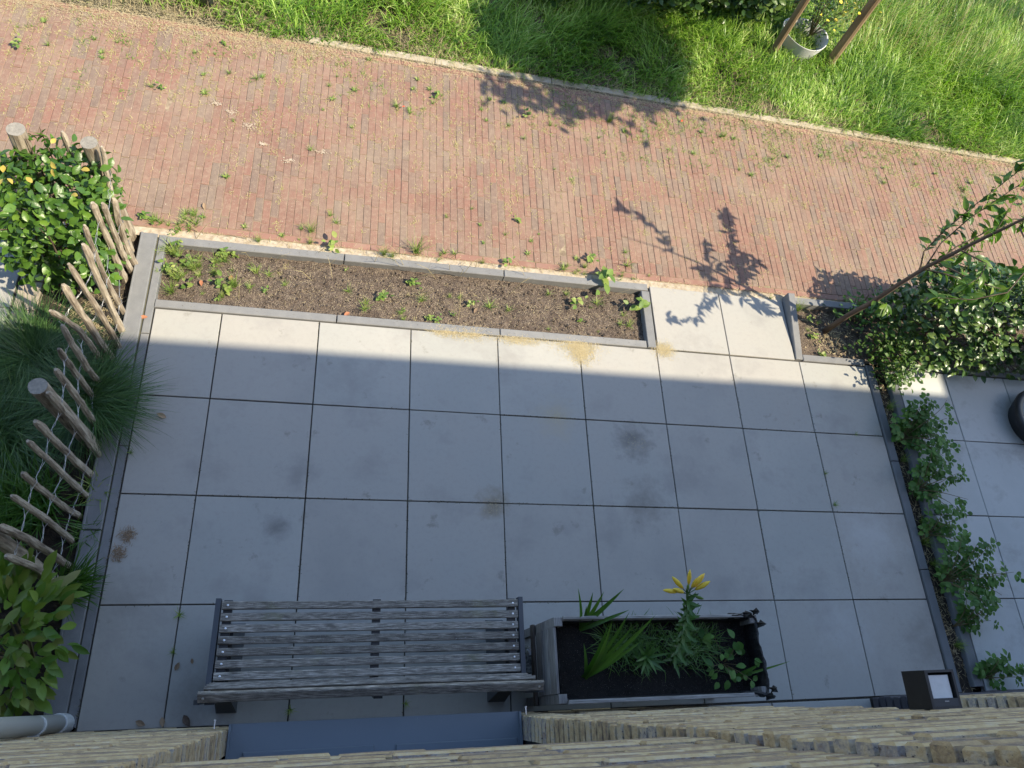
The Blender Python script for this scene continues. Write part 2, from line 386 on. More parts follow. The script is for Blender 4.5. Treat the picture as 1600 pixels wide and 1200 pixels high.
def np_mesh(name, V, T, m, smooth=False):
    me = bpy.data.meshes.new(name)
    V = np.asarray(V, dtype=np.float32).reshape(-1, 3)
    T = np.asarray(T, dtype=np.int32).reshape(-1, 3)
    me.vertices.add(len(V))
    me.vertices.foreach_set('co', V.ravel())
    me.loops.add(T.size)
    me.loops.foreach_set('vertex_index', T.ravel())
    me.polygons.add(len(T))
    me.polygons.foreach_set('loop_start', np.arange(0, T.size, 3, dtype=np.int32))
    me.polygons.foreach_set('loop_total', np.full(len(T), 3, dtype=np.int32))
    if smooth:
        me.polygons.foreach_set('use_smooth', np.ones(len(T), dtype=bool))
    me.update(calc_edges=True)
    me.materials.append(m)
    return me

def tag(o, label=None, cat=None, group=None, kind=None):
    if label:
        o['label'] = label
    if cat:
        o['category'] = cat
    if group:
        o['group'] = group
    if kind:
        o['kind'] = kind
    return o

def thing(name, label, cat, loc=(0, 0, 0), group=None, rot=None):
    o = link(name, None)
    o.location = loc
    o.empty_display_size = 0.1
    if rot:
        o.rotation_euler = rot
    return tag(o, label, cat, group)

# ribbons: blades that start at base and bend from angle th0 to th1 off the vertical
def ribbons(base, az, th0, th1, L, W, seg=3, profile='grass', twist=0.0):
    base = np.asarray(base, float)
    N = len(base)
    az = np.broadcast_to(az, N)
    th0 = np.broadcast_to(th0, N)
    th1 = np.broadcast_to(th1, N)
    L = np.broadcast_to(L, N)
    W = np.broadcast_to(W, N)
    hx, hy = np.cos(az), np.sin(az)
    wv = np.stack([-hy, hx, np.zeros(N)], 1)
    P = base.copy()
    V = []
    for i in range(seg + 1):
        t = i / seg
        if i > 0:
            th = th0 + (th1 - th0) * (t - 0.5 / seg)
            st = L / seg
            P = P + np.stack([hx * np.sin(th) * st, hy * np.sin(th) * st, np.cos(th) * st], 1)
        if profile == 'grass':
            pr = (1 - t) ** 0.6
        elif profile == 'leaf':
            pr = math.sin(PI * min(1, max(0.04, t * 0.93 + 0.05))) ** 0.8
        else:
            pr = 1.0
        if i < seg:
            off = wv * (W * 0.5 * pr)[:, None]
            V.append(P - off)
            V.append(P + off)
        else:
            V.append(P)
    K = 2 * seg + 1
    V = np.stack(V, 1).reshape(-1, 3)
    t = []
    for i in range(seg - 1):
        a = 2 * i
        t += [(a, a + 1, a + 3), (a, a + 3, a + 2)]
    t.append((2 * seg - 2, 2 * seg - 1, 2 * seg))
    t = np.array(t)
    T = (t[None] + (np.arange(N) * K)[:, None, None]).reshape(-1, 3)
    return V, T

def join(parts):
    Vs, Ts, b = [], [], 0
    for V, T in parts:
        Vs.append(V)
        Ts.append(T + b)
        b += len(V)
    return np.concatenate(Vs), np.concatenate(Ts)

def fbm(x, y, s, seed):
    r = np.random.default_rng(seed)
    v = np.zeros_like(x)
    for k in range(5):
        a, p, q = r.uniform(0, 2 * PI), r.uniform(0, 6), s * 1.6 ** k
        v += np.sin((x * math.cos(a) + y * math.sin(a)) * q + p + 1.3 * np.sin((x * -math.sin(a) + y * math.cos(a)) * q * .7 + p * 2)) / (1.3 ** k)
    return v / 2.6

# leaf template: unit length along +X, fold along the midrib, droop at the tip
def leaf_tpl(w=0.5, fold=0.12, droop=0.15, n=4, wav=0.0, widest=0.45):
    V, T = [], []
    for i in range(n + 1):
        t = i / n
        z = -droop * t * t
        if i in (0, n):
            V.append((t, 0, z))
        else:
            u = t / widest if t < widest else (1 - t) / (1 - widest)
            hw = 0.5 * w * math.sin(min(1, u) * PI / 2) ** 0.85
            V.append((t, 0, z))
            V.append((t, hw, z + fold * hw * 2 + random.uniform(-wav, wav)))
            V.append((t, -hw, z + fold * hw * 2 + random.uniform(-wav, wav)))
    idx = lambda i: 0 if i == 0 else (1 + 3 * (i - 1) if i < n else 1 + 3 * (n - 1))
    for i in range(n):
        a, b = idx(i), idx(i + 1)
        if i == 0:
            T += [(a, b, b + 1), (a, b + 2, b)]
        elif i == n - 1:
            T += [(a, b, a + 1), (a, a + 2, b)]
        else:
            T += [(a, b, b + 1), (a, b + 1, a + 1), (a, a + 2, b + 2), (a, b + 2, b)]
    return np.array(V, float), np.array(T)

def frames(D, Nn):
    D = D / np.linalg.norm(D, axis=1)[:, None]
    Y = np.cross(Nn, D)
    Y /= np.linalg.norm(Y, axis=1)[:, None] + 1e-9
    Z = np.cross(D, Y)
    return np.stack([D, Y, Z], 2)

def foliage(parent, P, D, Nn, S, tpls, m, maxparts=300, stuffname='foliage', partname='leaf'):
    """leaves as single parts where they show largest, the rest joined into one part"""
    P = np.asarray(P, float)
    F = frames(np.asarray(D, float), np.asarray(Nn, float))
    S = np.asarray(S, float)
    kinds = RNG.integers(0, len(tpls), len(P))
    camv = np.array(CAM)
    score = np.linalg.norm(P - camv, axis=1) / S - P[:, 2] * 12
    vis = np.array([in_frame(p, 10) for p in P])
    score[~vis] = 1e9
    order = np.argsort(score)
    single = [i for i in order[:maxparts] if vis[i]]
    loc0 = np.array(parent.location)
    meshes = [np_mesh(partname, V, T, m) for V, T in tpls]
    for i in single:
        o = bpy.data.objects.new(partname, meshes[kinds[i]])
        COL.objects.link(o)
        o.parent = parent
        mm = Matrix([list(F[i][r] * S[i]) for r in range(3)]).to_4x4()
        mm.translation = Vector(P[i] - loc0)
        o.matrix_basis = mm
    rest = np.setdiff1d(np.arange(len(P)), np.array(single, dtype=int))
    if len(rest):
        parts = []
        for k, (V, T) in enumerate(tpls):
            ii = rest[kinds[rest] == k]
            if not len(ii):
                continue
            W = np.einsum('nij,kj->nki', F[ii] * S[ii][:, None, None], V) + (P[ii] - loc0)[:, None, :]
            TT = (T[None] + (np.arange(len(ii)) * len(V))[:, None, None]).reshape(-1, 3)
            parts.append((W.reshape(-1, 3), TT))
        V, T = join(parts)
        o = link(stuffname, np_mesh(stuffname, V, T, m), parent)
        o['kind'] = 'stuff'

def rand_dirs(n, zlo=-0.3, zhi=0.4):
    a = RNG.uniform(0, 2 * PI, n)
    return np.stack([np.cos(a), np.sin(a), RNG.uniform(zlo, zhi, n)], 1)

def up_normals(n, spread=0.5):
    v = RNG.normal(0, spread, (n, 3))
    v[:, 2] = 1
    return v

# ================================================================== SETTING
g = G()
g.add([(-60, -60, -0.10), (60, -60, -0.10), (60, 60, -0.10), (-60, 60, -0.10)], [(0, 1, 2, 3)])
tag(g.obj('ground', MT['bedsoil']), kind='structure')

def sheet(name, x0, x1, y0, y1, z, m, sub=None, amp=0.0):
    g = G()
    nx = ny = 1
    if sub:
        nx = max(1, int((x1 - x0) / sub))
        ny = max(1, int((y1 - y0) / sub))
    vs = [(x0 + (x1 - x0) * i / nx, y0 + (y1 - y0) * j / ny,
           z + (random.uniform(-amp, amp) if amp else 0)) for j in range(ny + 1) for i in range(nx + 1)]
    fs = [(j * (nx + 1) + i, j * (nx + 1) + i + 1, (j + 1) * (nx + 1) + i + 1, (j + 1) * (nx + 1) + i) for j in range(ny) for i in range(nx)]
    g.add(vs, fs)
    return g.obj(name, m, smooth=bool(amp))

# ---------------- patio tiles
patio = tag(sheet('patio', 0.20, 5.40, -0.40, 2.395, -0.012, MT['joint']), kind='structure')
def lay_tiles(parent, xs, ys, m, gap=0.0035, z=0.0):
    cache = {}
    for a, b in zip(xs[:-1], xs[1:]):
        for c, d in zip(ys[:-1], ys[1:]):
            w_, h_ = round(b - a, 3), round(d - c, 3)
            if (w_, h_) not in cache:
                g = G()
                hw, hh = w_ / 2 - gap, h_ / 2 - gap
                g.box(-hw, hw, -hh, hh, -0.045, 0, 0.0025)
                cache[(w_, h_)] = g.mesh('tile', m)
            o = link('tile', cache[(w_, h_)], parent, ((a + b) / 2 + random.uniform(-.0008, .0008), (c + d) / 2 + random.uniform(-.0008, .0008), z + random.uniform(-0.001, 0.001)))
            o.rotation_euler = (random.uniform(-.0012, .0012), random.uniform(-.0012, .0012), random.uniform(-.0012, .0012))
lay_tiles(patio, [0.207, 0.6, 1.2, 1.8, 2.4, 3.0, 3.6, 4.2, 4.8, 5.396], [0.0, 0.6, 1.2, 1.8, 2.388], MT['tile'])
lay_tiles(patio, [3.44, 4.05, 4.76], [-0.16, -0.006], MT['tile'])
entrance = tag(sheet('entrance_path', 3.60, 4.775, 2.392, 2.94, -0.014, MT['joint']), kind='structure')
lay_tiles(entrance, [3.612, 4.2, 4.768], [2.394, 2.935], MT['tile'])
npatio = tag(sheet('neighbour_patio', 5.66, 9.5, -0.02, 2.39, -0.012, MT['joint']), kind='structure')
lay_tiles(npatio, [5.672, 6.15, 6.75, 7.35, 7.95, 8.55, 9.15], [0.0, 0.6, 1.2, 1.8, 2.385], MT['tile2'])
lpath = tag(sheet('neighbour_path', -3.0, -0.56, 0.0, 2.95, -0.012, MT['joint']), kind='structure')
lay_tiles(lpath, [-2.97, -2.37, -1.77, -1.17, -0.572], [0.51, 1.11, 1.71, 2.31, 2.92], MT['tile'])

# ---------------- kerbs
def slabs(name, pts0, pts1, width, m, z=0.004, n=None, L=1.0, thick=0.12, z1=None, ridge=False):
    """a row of edging slabs from pts0 to pts1 (left edges), each slab its own piece"""
    k = tag(link(name, None), kind='structure')
    k.location = (pts0[0], pts0[1], 0)
    d = Vector(pts1) - Vector(pts0)
    n = n or max(1, round(d.length / L))
    nn = Vector((-d.y, d.x)).normalized()
    for i in range(n):
        a = Vector(pts0) + d * ((i + 0.002) / n)
        b = Vector(pts0) + d * ((i + 1 - 0.004) / n)
        ang = math.atan2(d.y, d.x)
        g = G()
        ll = (b - a).length
        zz = lambda t: z if z1 is None else z + (z1 - z) * t
        x0, x1 = 0, ll
        c = 0.004
        za, zb = zz(i / n), zz((i + 1) / n)
        vs = [(0, 0, -thick), (ll, 0, -thick), (ll, width, -thick), (0, width, -thick),
              (0, 0, za - c), (ll, 0, zb - c), (ll, width, zb - c), (0, width, za - c),
              (c, c, za), (ll - c, c, zb), (ll - c, width - c, zb), (c, width - c, za)]
        g.add(vs, [(0, 1, 5, 4), (1, 2, 6, 5), (2, 3, 7, 6), (3, 0, 4, 7), (4, 5, 9, 8), (5, 6, 10, 9), (6, 7, 11, 10), (7, 4, 8, 11), (8, 9, 10, 11)])
        if ridge:
            g.box(0, ll, width - 0.016, width - 0.004, za + 0.0005, za + 0.006, 0.002)
        o = g.obj('edging_slab', m, k, loc=(a.x - pts0[0], a.y - pts0[1], random.uniform(-.001, .001)))
        o.rotation_euler = (0, 0, ang + random.uniform(-.002, .002))
    return k
slabs('bed_edging', (0.2, 2.870), (3.60, 2.890), 0.058, MT['slab'], z=0.006)
slabs('bed_edging', (0.2, 2.395), (3.53, 2.395), 0.056, MT['slab'], z=0.006)
slabs('bed_edging', (3.600, 2.399), (3.604, 2.884), 0.066, MT['slab'], z=0.008, n=1)
slabs('side_kerb', (0.154, 0.02), (0.142, 2.94), 0.100, MT['sideslab'], z=0.010, n=3, ridge=True)
slabs('side_kerb', (0.203, 0.02), (0.200, 2.94), 0.046, MT['sideslab'], z=-0.001, n=4)
slabs('side_kerb', (5.466, 0.0), (5.462, 2.40), 0.064, MT['slabdark'], z=0.014, n=3)
slabs('side_kerb', (5.655, 0.03), (5.655, 2.36), 0.075, MT['slabdark'], z=0.014, n=2)
slabs('bed_edging', (4.835, 2.402), (4.835, 2.955), 0.060, MT['slab'], z=0.006, z1=0.085, n=1)
slabs('bed_edging', (4.840, 2.395), (5.40, 2.395), 0.055, MT['slab'], z=0.004, n=1)
slabs('bed_edging', (4.84, 2.895), (8.5, 2.915), 0.060, MT['slab'], z=0.030, n=4)
slabs('bed_edging', (5.62, 2.392), (9.0, 2.392), 0.050, MT['slab'], z=0.004, n=4)
slabs('far_kerb', (0.95, 4.885), (11.0, 4.885), 0.066, MT['farkerb'], z=0.008, n=10)
lk = tag(sheet('brick_kerb', -0.565, -0.43, 0.0, 2.95, -0.012, MT['joint']), kind='structure')
kb = G()
kb.box(-0.062, 0.062, -0.098, 0.098, -0.04, 0, 0.003)
kbm = kb.mesh('brick', mat('buff_kerb_brick', [(0.30, 0.17, 0.12), (0.34, 0.29, 0.23), (0.38, 0.34, 0.28)], 0.9, 8, 0.4, 0.6, bump=0.4, bscale=200, bdist=0.001))
for i in range(14):
    link('brick', kbm, lk, (-0.497, 0.17 + i * 0.203, random.uniform(0, .003)))

# ---------------- sand bands and soil
tag(sheet('sand_band', -0.45, 9.5, 2.92, 2.992, -0.006, MT['sand'], 0.03, 0.002), kind='structure')
tag(sheet('sand_joint', 0.11, 0.165, 0.0, 2.93, -0.010, MT['jointmoss'], 0.03, 0.001), kind='structure')
tag(sheet('soil_bed', 0.2, 3.54, 2.44, 2.88, -0.048, MT['soil'], 0.022, 0.008), kind='structure')
tag(sheet('soil_bed', 4.83, 9.5, 2.43, 2.93, -0.03, MT['soil'], 0.03, 0.010), kind='structure')
tag(sheet('soil_bed', -0.44, 0.10, -0.04, 2.98, -0.05, MT['bedsoil'], 0.03, 0.012), kind='structure')
tag(sheet('soil_bed', 5.46, 5.60, -0.02, 2.40, -0.03, MT['bedsoil'], 0.03, 0.010), kind='structure')
tag(sheet('soil_strip', -0.4, 3.5, -0.03, 0.004, -0.05, MT['bedsoil'], 0.01, 0.006), kind='structure')

# ---------------- brick road
road = tag(sheet('road', -3.0, 11.0, 2.985, 4.872, -0.0035, MT['roadsand'], 0.08, 0.001), kind='structure')
BW, BL = 0.0523, 0.201
def paver(w_, l_, jit=0.0006):
    g = G()
    g.box(-w_ / 2, w_ / 2, -l_ / 2, l_ / 2, -0.03, 0, 0.0028, jit=jit)
    return g
pv = []
x = -3.0
while x < 10.9:
    off = random.choice((0.0, 0.5, 0.33, 0.66, 0.5)) * BL + random.uniform(-.015, .015)
    y = 3.040 - off
    while y < 4.815:
        a, b = max(y, 3.040), min(y + BL, 4.812)
        if b - a > 0.03:
            pv.append((x + BW / 2, (a + b) / 2, BW - 0.0017 - random.uniform(0, .0010), b - a - 0.0026, 0))
        y += BL
    x += BW
for yy in (3.015, 4.8395):
    x = -3.0 + random.uniform(0, .1)
    while x < 10.8:
        pv.append((x + 0.1, yy, BL - 0.004, 0.0465, 1))
        x += BL
pv = np.array(pv)
dist = np.linalg.norm(np.stack([pv[:, 0], pv[:, 1], np.zeros(len(pv))], 1) - np.array(CAM), axis=1)
vis = np.array([in_frame((p[0], p[1], 0), -12) for p in pv])
# what stands in front of the bricks hides them: keep singles where the road is clear
vis &= ~((pv[:, 0] < 0.1) & (pv[:, 1] < 3.9)) & ~(pv[:, 4] > 0)
dist[~vis] = 99
single = set(np.argsort(dist)[:300].tolist())
pmesh = [paver(BW - 0.0022, BL - 0.0022).mesh('brick', MT['brick']) for _ in range(6)]
gs, gr = G(), G()
for i, (px_, py_, w_, l_, kd) in enumerate(pv):
    z = random.gauss(0, 0.0011)
    if i in single and l_ > 0.19:
        o = link('brick', random.choice(pmesh), road, (px_, py_, z))
        o.rotation_euler = (random.uniform(-.006, .006), random.uniform(-.015, .015), random.uniform(-.006, .006))
    else:
        t = gr if kd else gs
        n0 = len(t.v)
        t.box(px_ - w_ / 2, px_ + w_ / 2, py_ - l_ / 2, py_ + l_ / 2, -0.02, z, 0.0028, jit=0.0008)
        t.f.pop(-10)
        t.mi.pop(-10)
tag(gs.obj('brick_field', MT['brick'], road), kind='stuff')
tag(gr.obj('border_bricks', MT['brickred'], road), kind='stuff')

# ---------------- verge ground
tag(sheet('verge', -8, 16, 4.862, 16, -0.012, MT['earth'], 0.15, 0.02), kind='structure')

# ================================================================== HOUSE
house = thing('brick_house', 'yellow brick house front with recessed window panel, seen steeply from above at the bottom edge', 'house', (0, 0, 0), rot=(0.0219, 0, 0))
WZ = 5.97
OPX = (0.965, 2.30)
DX = (3.43, 4.765)
def seg_at(z):
    """wall spans of one course: (x0, x1, y)"""
    s = []
    if z < 0.575:
        s = [(-2.2, DX[0], 0)]
    elif z < 2.19:
        s = [(-2.2, OPX[0], 0), (OPX[1], DX[0], 0)]
    elif z < 3.55:
        s = [(-2.2, OPX[0], 0), (OPX[0] + 0.004, OPX[1] - 0.004, -0.025), (OPX[1], DX[0], 0)]
    elif z < 4.95:
        s = [(-2.2, OPX[0], 0), (OPX[1], DX[0], 0)]
    else:
        s = [(-2.2, OPX[0], 0), (OPX[0] + 0.004, OPX[1] - 0.004, -0.025), (OPX[1], DX[0], 0)]
    if z < 2.36:
        s.append((DX[1], 8.6, 0))
    else:
        s[-1] = (s[-1][0], 8.6, 0)
    return s
# mortar core, 9 mm behind the brick faces
wl = G()
def core(x0, x1, z0, z1, y=0.0, back=-0.30):
    wl.box(x0, x1, back, y - 0.020, z0, z1)
e = 0.014
core(-2.2, OPX[0] - e, -0.3, WZ)
core(OPX[1] + e, DX[0] - e, -0.3, WZ)
core(DX[1] + e, 8.6, -0.3, WZ)
core(OPX[0] - e, OPX[1] + e, -0.3, 0.572)
core(OPX[0] - e, OPX[1] + e, 2.20, 3.54, -0.025)
core(OPX[0] - e, OPX[1] + e, 4.96, WZ, -0.025)
core(DX[0] - e, DX[1] + e, 2.37, WZ)
wall = wl.obj('wall', MT['mortar'], house)
CP = 0.0627
bl = []
k = 0
z = 0.010
while z < WZ - 0.05:
    for si, (x0, x1, y) in enumerate(seg_at(z + 0.03)):
        o_ = 0.0 if k % 2 else 0.12
        # anchor the bond at the right hand reveal of each span
        x = x1
        first = True
        while x > x0 + 0.03:
            l_ = 0.222
            if first and o_:
                l_ = 0.102
            if first and y < 0:
                l_ = 0.068 if o_ else 0.188
            a = max(x0, x - l_)
            if a - x0 < 0.045:
                a = x0
            bl.append(((a + x) / 2, y, z, x - a, 0.0462))
            x = a - 0.018
            first = False
    z += CP
    k += 1
TH = 0.0219
def hw(p):
    return (p[0], p[1] * math.cos(TH) - p[2] * math.sin(TH), p[1] * math.sin(TH) + p[2] * math.cos(TH))
def wbrick(g, x, y, z, l, h, mi=0):
    j = lambda a: random.uniform(-a, a)
    c = 0.0025
    y0 = y + random.gauss(0, 0.0030)
    xa, xb = x - l / 2 + j(.002), x + l / 2 + j(.002)
    za, zb = z + j(.0012), z + h + j(.0012)
    yb = y - 0.105
    n = 3
    rings = []
    for (yy, cc) in ((yb, 0.0), (y0 - .0055, 0.0), (y0 + 0, .0045)):
        r = []
        cz = .0095 if cc else 0
        for q in range(n + 1):
            r.append((xa + cc + (xb - xa - 2 * cc) * q / n, yy + (j(.0006) if yy > yb else 0), za + cc + j(.0008)))
        for q in range(n, -1, -1):
            r.append((xa + cc + (xb - xa - 2 * cc) * q / n, yy + (j(.0006) if yy > yb else 0), zb - cz + j(.0008)))
        rings.append(r)
    m_ = len(rings[0])
    vs = [p for r in rings for p in r]
    fs = []
    for a in range(2):
        for q in range(m_):
            q2 = (q + 1) % m_
            fs.append((a * m_ + q, a * m_ + q2, (a + 1) * m_ + q2, (a + 1) * m_ + q))
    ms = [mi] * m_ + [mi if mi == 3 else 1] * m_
    b0 = 2 * m_
    for q in range(n):
        fs.append((b0 + q, b0 + q + 1, b0 + m_ - 2 - q, b0 + m_ - 1 - q))
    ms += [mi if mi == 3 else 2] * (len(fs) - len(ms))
    n0 = len(g.mi)
    g.add(vs, [f[::-1] for f in fs], mi)
    g.mi[n0:] = ms
score = []
for i, (x, y, z, l, h) in enumerate(bl):
    p = hw((x, y, z))
    q = to_px(p)
    # visible only where it faces the frame
    ok = q is not None and -60 < q[0] < 1660 and 1080 < q[1] < 1225
    score.append((-(l / q[2]) if ok else 9, i))
score.sort()
singles = set(i for s_, i in score[:300] if s_ < 0)
gb, gp = G(), G()
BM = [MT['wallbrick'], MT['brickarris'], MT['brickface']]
for i, (x, y, z, l, h) in enumerate(bl):
    dark = z < 0.45 and x > 4.7
    if i in singles:
        g = G()
        wbrick(g, 0, 0, 0, l, h)
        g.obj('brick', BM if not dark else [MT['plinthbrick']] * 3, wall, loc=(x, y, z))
    else:
        wbrick(gp if dark else gb, x, y, z, l, h)
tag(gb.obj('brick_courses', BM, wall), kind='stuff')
tag(gp.obj('plinth_bricks', [MT['plinthbrick']] * 3, wall), kind='stuff')
v_ = G()
v_.box(1.317, 1.331, -.060, -.030, 2.206, 2.236, .001)
v_.obj('weep_vent', MT['tub'], house)
# window below with its sill
def window(z0, z1, withsill):
    fr = G()
    x0, x1 = OPX[0] + .005, OPX[1] - .005
    yb, yf = -0.20, -0.135
    for (a, b, c, d) in ((x0, x0 + .06, z0, z1), (x1 - .06, x1, z0, z1), (x0 + .06, x1 - .06, z0, z0 + .07), (x0 + .06, x1 - .06, z1 - .07, z1), ((x0 + x1) / 2 - .035, (x0 + x1) / 2 + .035, z0 + .07, z1 - .07)):
        fr.box(a, b, yb, yf, c, d)
    w_ = fr.obj('window', MT['frame'], house)
    for a, b in ((x0 + .06, (x0 + x1) / 2 - .035), ((x0 + x1) / 2 + .035, x1 - .06)):
        p = G()
        p.box(a, b, -0.18, -0.165, z0 + .07, z1 - .07)
        p.obj('pane', MT['glass'], w_)
    if withsill:
        s = G()
        zt = z0
        # sloping sheet with folded front lip, side upstands and a low ridge at the back
        s.add([(x0, -0.20, zt + .012), (x1, -0.20, zt + .012), (x1, 0.020, zt - .004), (x0, 0.020, zt - .004),
               (x0, -0.20, zt - .03), (x1, -0.20, zt - .03), (x1, 0.020, zt - .035), (x0, 0.020, zt - .035)],
              [(0, 3, 2, 1), (3, 7, 6, 2), (0, 4, 7, 3), (1, 2, 6, 5), (4, 5, 6, 7), (0, 1, 5, 4)])
        for xx in (x0, x1 - .010):
            s.add([(xx, -0.13, zt + .007), (xx + .010, -0.13, zt + .007), (xx + .010, 0.020, zt - .0038), (xx, 0.020, zt - .0038),
                   (xx, -0.13, zt + .025), (xx + .010, -0.13, zt + .025), (xx + .010, 0.020, zt + .012), (xx, 0.020, zt + .012)],
                  [(4, 7, 6, 5), (0, 4, 5, 1), (2, 6, 7, 3), (0, 3, 7, 4), (1, 5, 6, 2)])
        s.obj('sill', MT['frame'], w_)
        for a, b in ((1.04, 1.60), (1.70, 2.27)):
            r = G()
            r.box(a, b, -0.135, -0.094, zt + 0.004, zt + 0.018, 0.003)
            r.obj('sill_ridge', MT['frame'], w_)
    return w_
window(0.605, 2.19, True)
window(3.56, 4.94, False)
d = G()
d.box(DX[0] + .004, DX[1] - .004, -0.22, -0.165, 0.01, 2.36)
door = d.obj('door', MT['frame'], house)
h = G()
h.tube([(4.58, -.115, .85), (4.58, -.115, 1.25)], .012)
h.tube([(4.58, -.165, .9), (4.58, -.115, .9)], .008)
h.tube([(4.58, -.165, 1.2), (4.58, -.115, 1.2)], .008)
h.obj('handle', MT['screw'], door)
g = G()
g.box(-2.2, 8.6, -9.0, -0.02, WZ - .002, WZ + 0.06)
g.box(-2.2, 8.6, -9.0, -8.8, -0.3, WZ - .004)
g.obj('roof', MT['render'], house)
for a, b in ((-2.2, -2.0), (8.4, 8.6)):
    g = G()
    g.box(a, b, -8.78, -0.305, -0.3, WZ - .004)
    g.obj('side_wall', MT['wallbrick'], house)
# neighbouring house fronts further along; last one, an unseen bay, added for its shadow
for nm, a, b, y, hh, lab in (('brick_house', -16, -2.205, 0.0, WZ + .06, 'neighbouring brick house continuing past the left edge of the frame'),
                             ('brick_house', 8.605, 10.50, 0.0, WZ + .06, 'narrow brick house section past the right edge of the frame'),
                             ('brick_house', 10.505, 20, 0.55, WZ + .06, 'unseen projecting house bay past the right edge, added to shade the neighbour tiles')):
    t = thing(nm, lab, 'house', (a, 0, 0), rot=(0.0219, 0, 0))
    g = G()
    g.box(0, b - a, -9, y, -0.3, hh)
    w_ = g.obj('wall', MT['wallbrick'], t)
    for q in range(int((b - a) / 3)):
        g = G()
        g.box(0.8 + q * 3, 2.2 + q * 3, y - .02, y + .03, 0.9, 2.2)
        g.obj('window', MT['glass'], t)
# screws sticking out of the wall
for x_, zz, side in ((0.90, 0.52, 'left'), (2.345, 0.52, 'right')):
    t = thing('wall_pin', 'thin metal pin in the brick wall at the %s end of the window sill' % side, 'pin', hw((x_, 0, zz)))
    g = G()
    g.tube([(0, -.03, 0), (0, .035, 0)], .0028, 6)
    g.tube([(0, .035, 0), (0, .040, 0)], .0065, 8)
    g.obj('pin', MT['screw'], t)

# ---------------- wall lamp
t = thing('wall_lamp', 'black cube wall lamp with frosted square glass facing up', 'lamp', hw((3.33, 0, 2.05)), rot=(0.0219, 0, 0))
X0, X1, Y1, Z1 = -0.058, 0.058, 0.122, 0.105
g = G()
g.box(X0, X0 + .008, 0.002, Y1, 0, Z1)
g.box(X1 - .008, X1, 0.002, Y1, 0, Z1)
g.box(X0 + .008, X1 - .008, Y1 - .008, Y1, 0, Z1)
g.box(X0 + .008, X1 - .008, 0.002, 0.010, 0, Z1)
g.box(X0 + .008, X1 - .008, 0.010, Y1 - .008, 0.03, 0.04)
g.obj('housing', MT['lampblack'], t)
g = G()
g.box(X0 + .0085, X1 - .0085, 0.0105, 0.034, 0.085, 0.1045)
g.box(X0 + .0085, X0 + .013, 0.0345, Y1 - .0085, 0.085, 0.1035)
g.obj('flange', MT['lampface'], t)
g = G()
g.box(X0 + .0135, X1 - .016, 0.0345, Y1 - .016, 0.07, 0.094, 0.001)
g.obj('glass', MT['diffuser'], t)
g = G()
x = -0.004
for wd in (.0022, .0016, .0018, .0022, .0016, .0018):
    g.box(x, x + wd, 0.024, 0.0275, 0.1046, 0.1049)
    x += wd + .001
g.obj('marking', MT['wire'], t)

# ---------------- downpipe
t = thing('downpipe', 'grey plastic downpipe running down the wall beside the laurel', 'pipe', (0.150, 0.042, -0.02))
g = G()
g.tube([(0, 0, 0.14), (0, -0.112, 5.8)], .040, 28)
g.obj('pipe', MT['pvc'], t, smooth=True)
g = G()
g.tube([(0, 0, 0), (0, 0, .13), (0, 0, .135)], [.046, .046, .043], 28)
g.obj('socket', MT['pvc'], t, smooth=False)
g = G()
g.tube([(0, -.008, .42), (0, -.0085, .445)], .0425, 28)
g.box(-.008, .008, -.06, -.04, .425, .44)
g.box(-.02, .02, -.052, -.046, .418, .447)
g.obj('bracket', MT['pvc'], t)

# ================================================================== BENCH
t = thing('bench', 'weathered grey slatted wooden bench with dark steel frame standing with its back to the wall', 'bench', (1.6, 0.35, 0))
BX0, BX1 = 0.862, 2.345
def slat(nm, x0, x1, y, z, wd, th, tilt, parent, screws=(), seg=14):
    g = G()
    vs, fs = [], []
    for i in range(seg + 1):
        u = i / seg
        xx = x0 + (x1 - x0) * u
        sag = -0.0015 * math.sin(PI * u) + random.uniform(-.0005, .0005)
        for (a, b) in ((-wd / 2, -th), (wd / 2, -th), (wd / 2, -.003), (wd / 2 - .004, 0), (-wd / 2 + .004, 0), (-wd / 2, -.003)):
            vs.append((xx, a + random.uniform(-.0008, .0008), b + sag))
    for i in range(seg):
        for k in range(6):
            k2 = (k + 1) % 6
            fs.append((i * 6 + k, (i + 1) * 6 + k, (i + 1) * 6 + k2, i * 6 + k2))
    fs.append(tuple(range(6)))
    fs.append(tuple(seg * 6 + k for k in range(6))[::-1])
    cx = (x0 + x1) / 2
    g.add([(a - cx, b, c) for a, b, c in vs], [f[::-1] for f in fs])
    o = g.obj(nm, MT['bench'], parent, loc=(cx - 1.6, y - .35, z))
    o.rotation_euler = (tilt, 0, random.uniform(-.0008, .0008))
    for sx_ in screws:
        s = G()
        s.tube([(0, 0, -.002), (0, 0, .0022), (0, 0, .0035)], [.0055, .0055, .003], 8)
        s.obj('screw', MT['screw'], o, loc=(sx_ - cx, 0, 0))
    return o
for i in range(7):
    y = 0.533 - i * 0.0535
    z = 0.452 - 0.012 * math.sin(PI * i / 6)
    slat('seat_slat', BX0, BX1, y, z, 0.0375, 0.022, random.uniform(-.02, .02), t, (BX0 + .028, BX1 - .028))
for (y, z, tilt, x0, x1, wd) in ((0.158, 0.60, 1.46, .868, 2.335, .045), (0.149, 0.665, 1.46, .866, 2.335, .045), (0.140, 0.73, 1.42, .864, 2.337, .045), (0.108, 0.798, 0.70, .850, 2.362, .046)):
    slat('back_slat', x0, x1, y, z, wd, 0.017, tilt, t, (x0 + .022, x1 - .022))
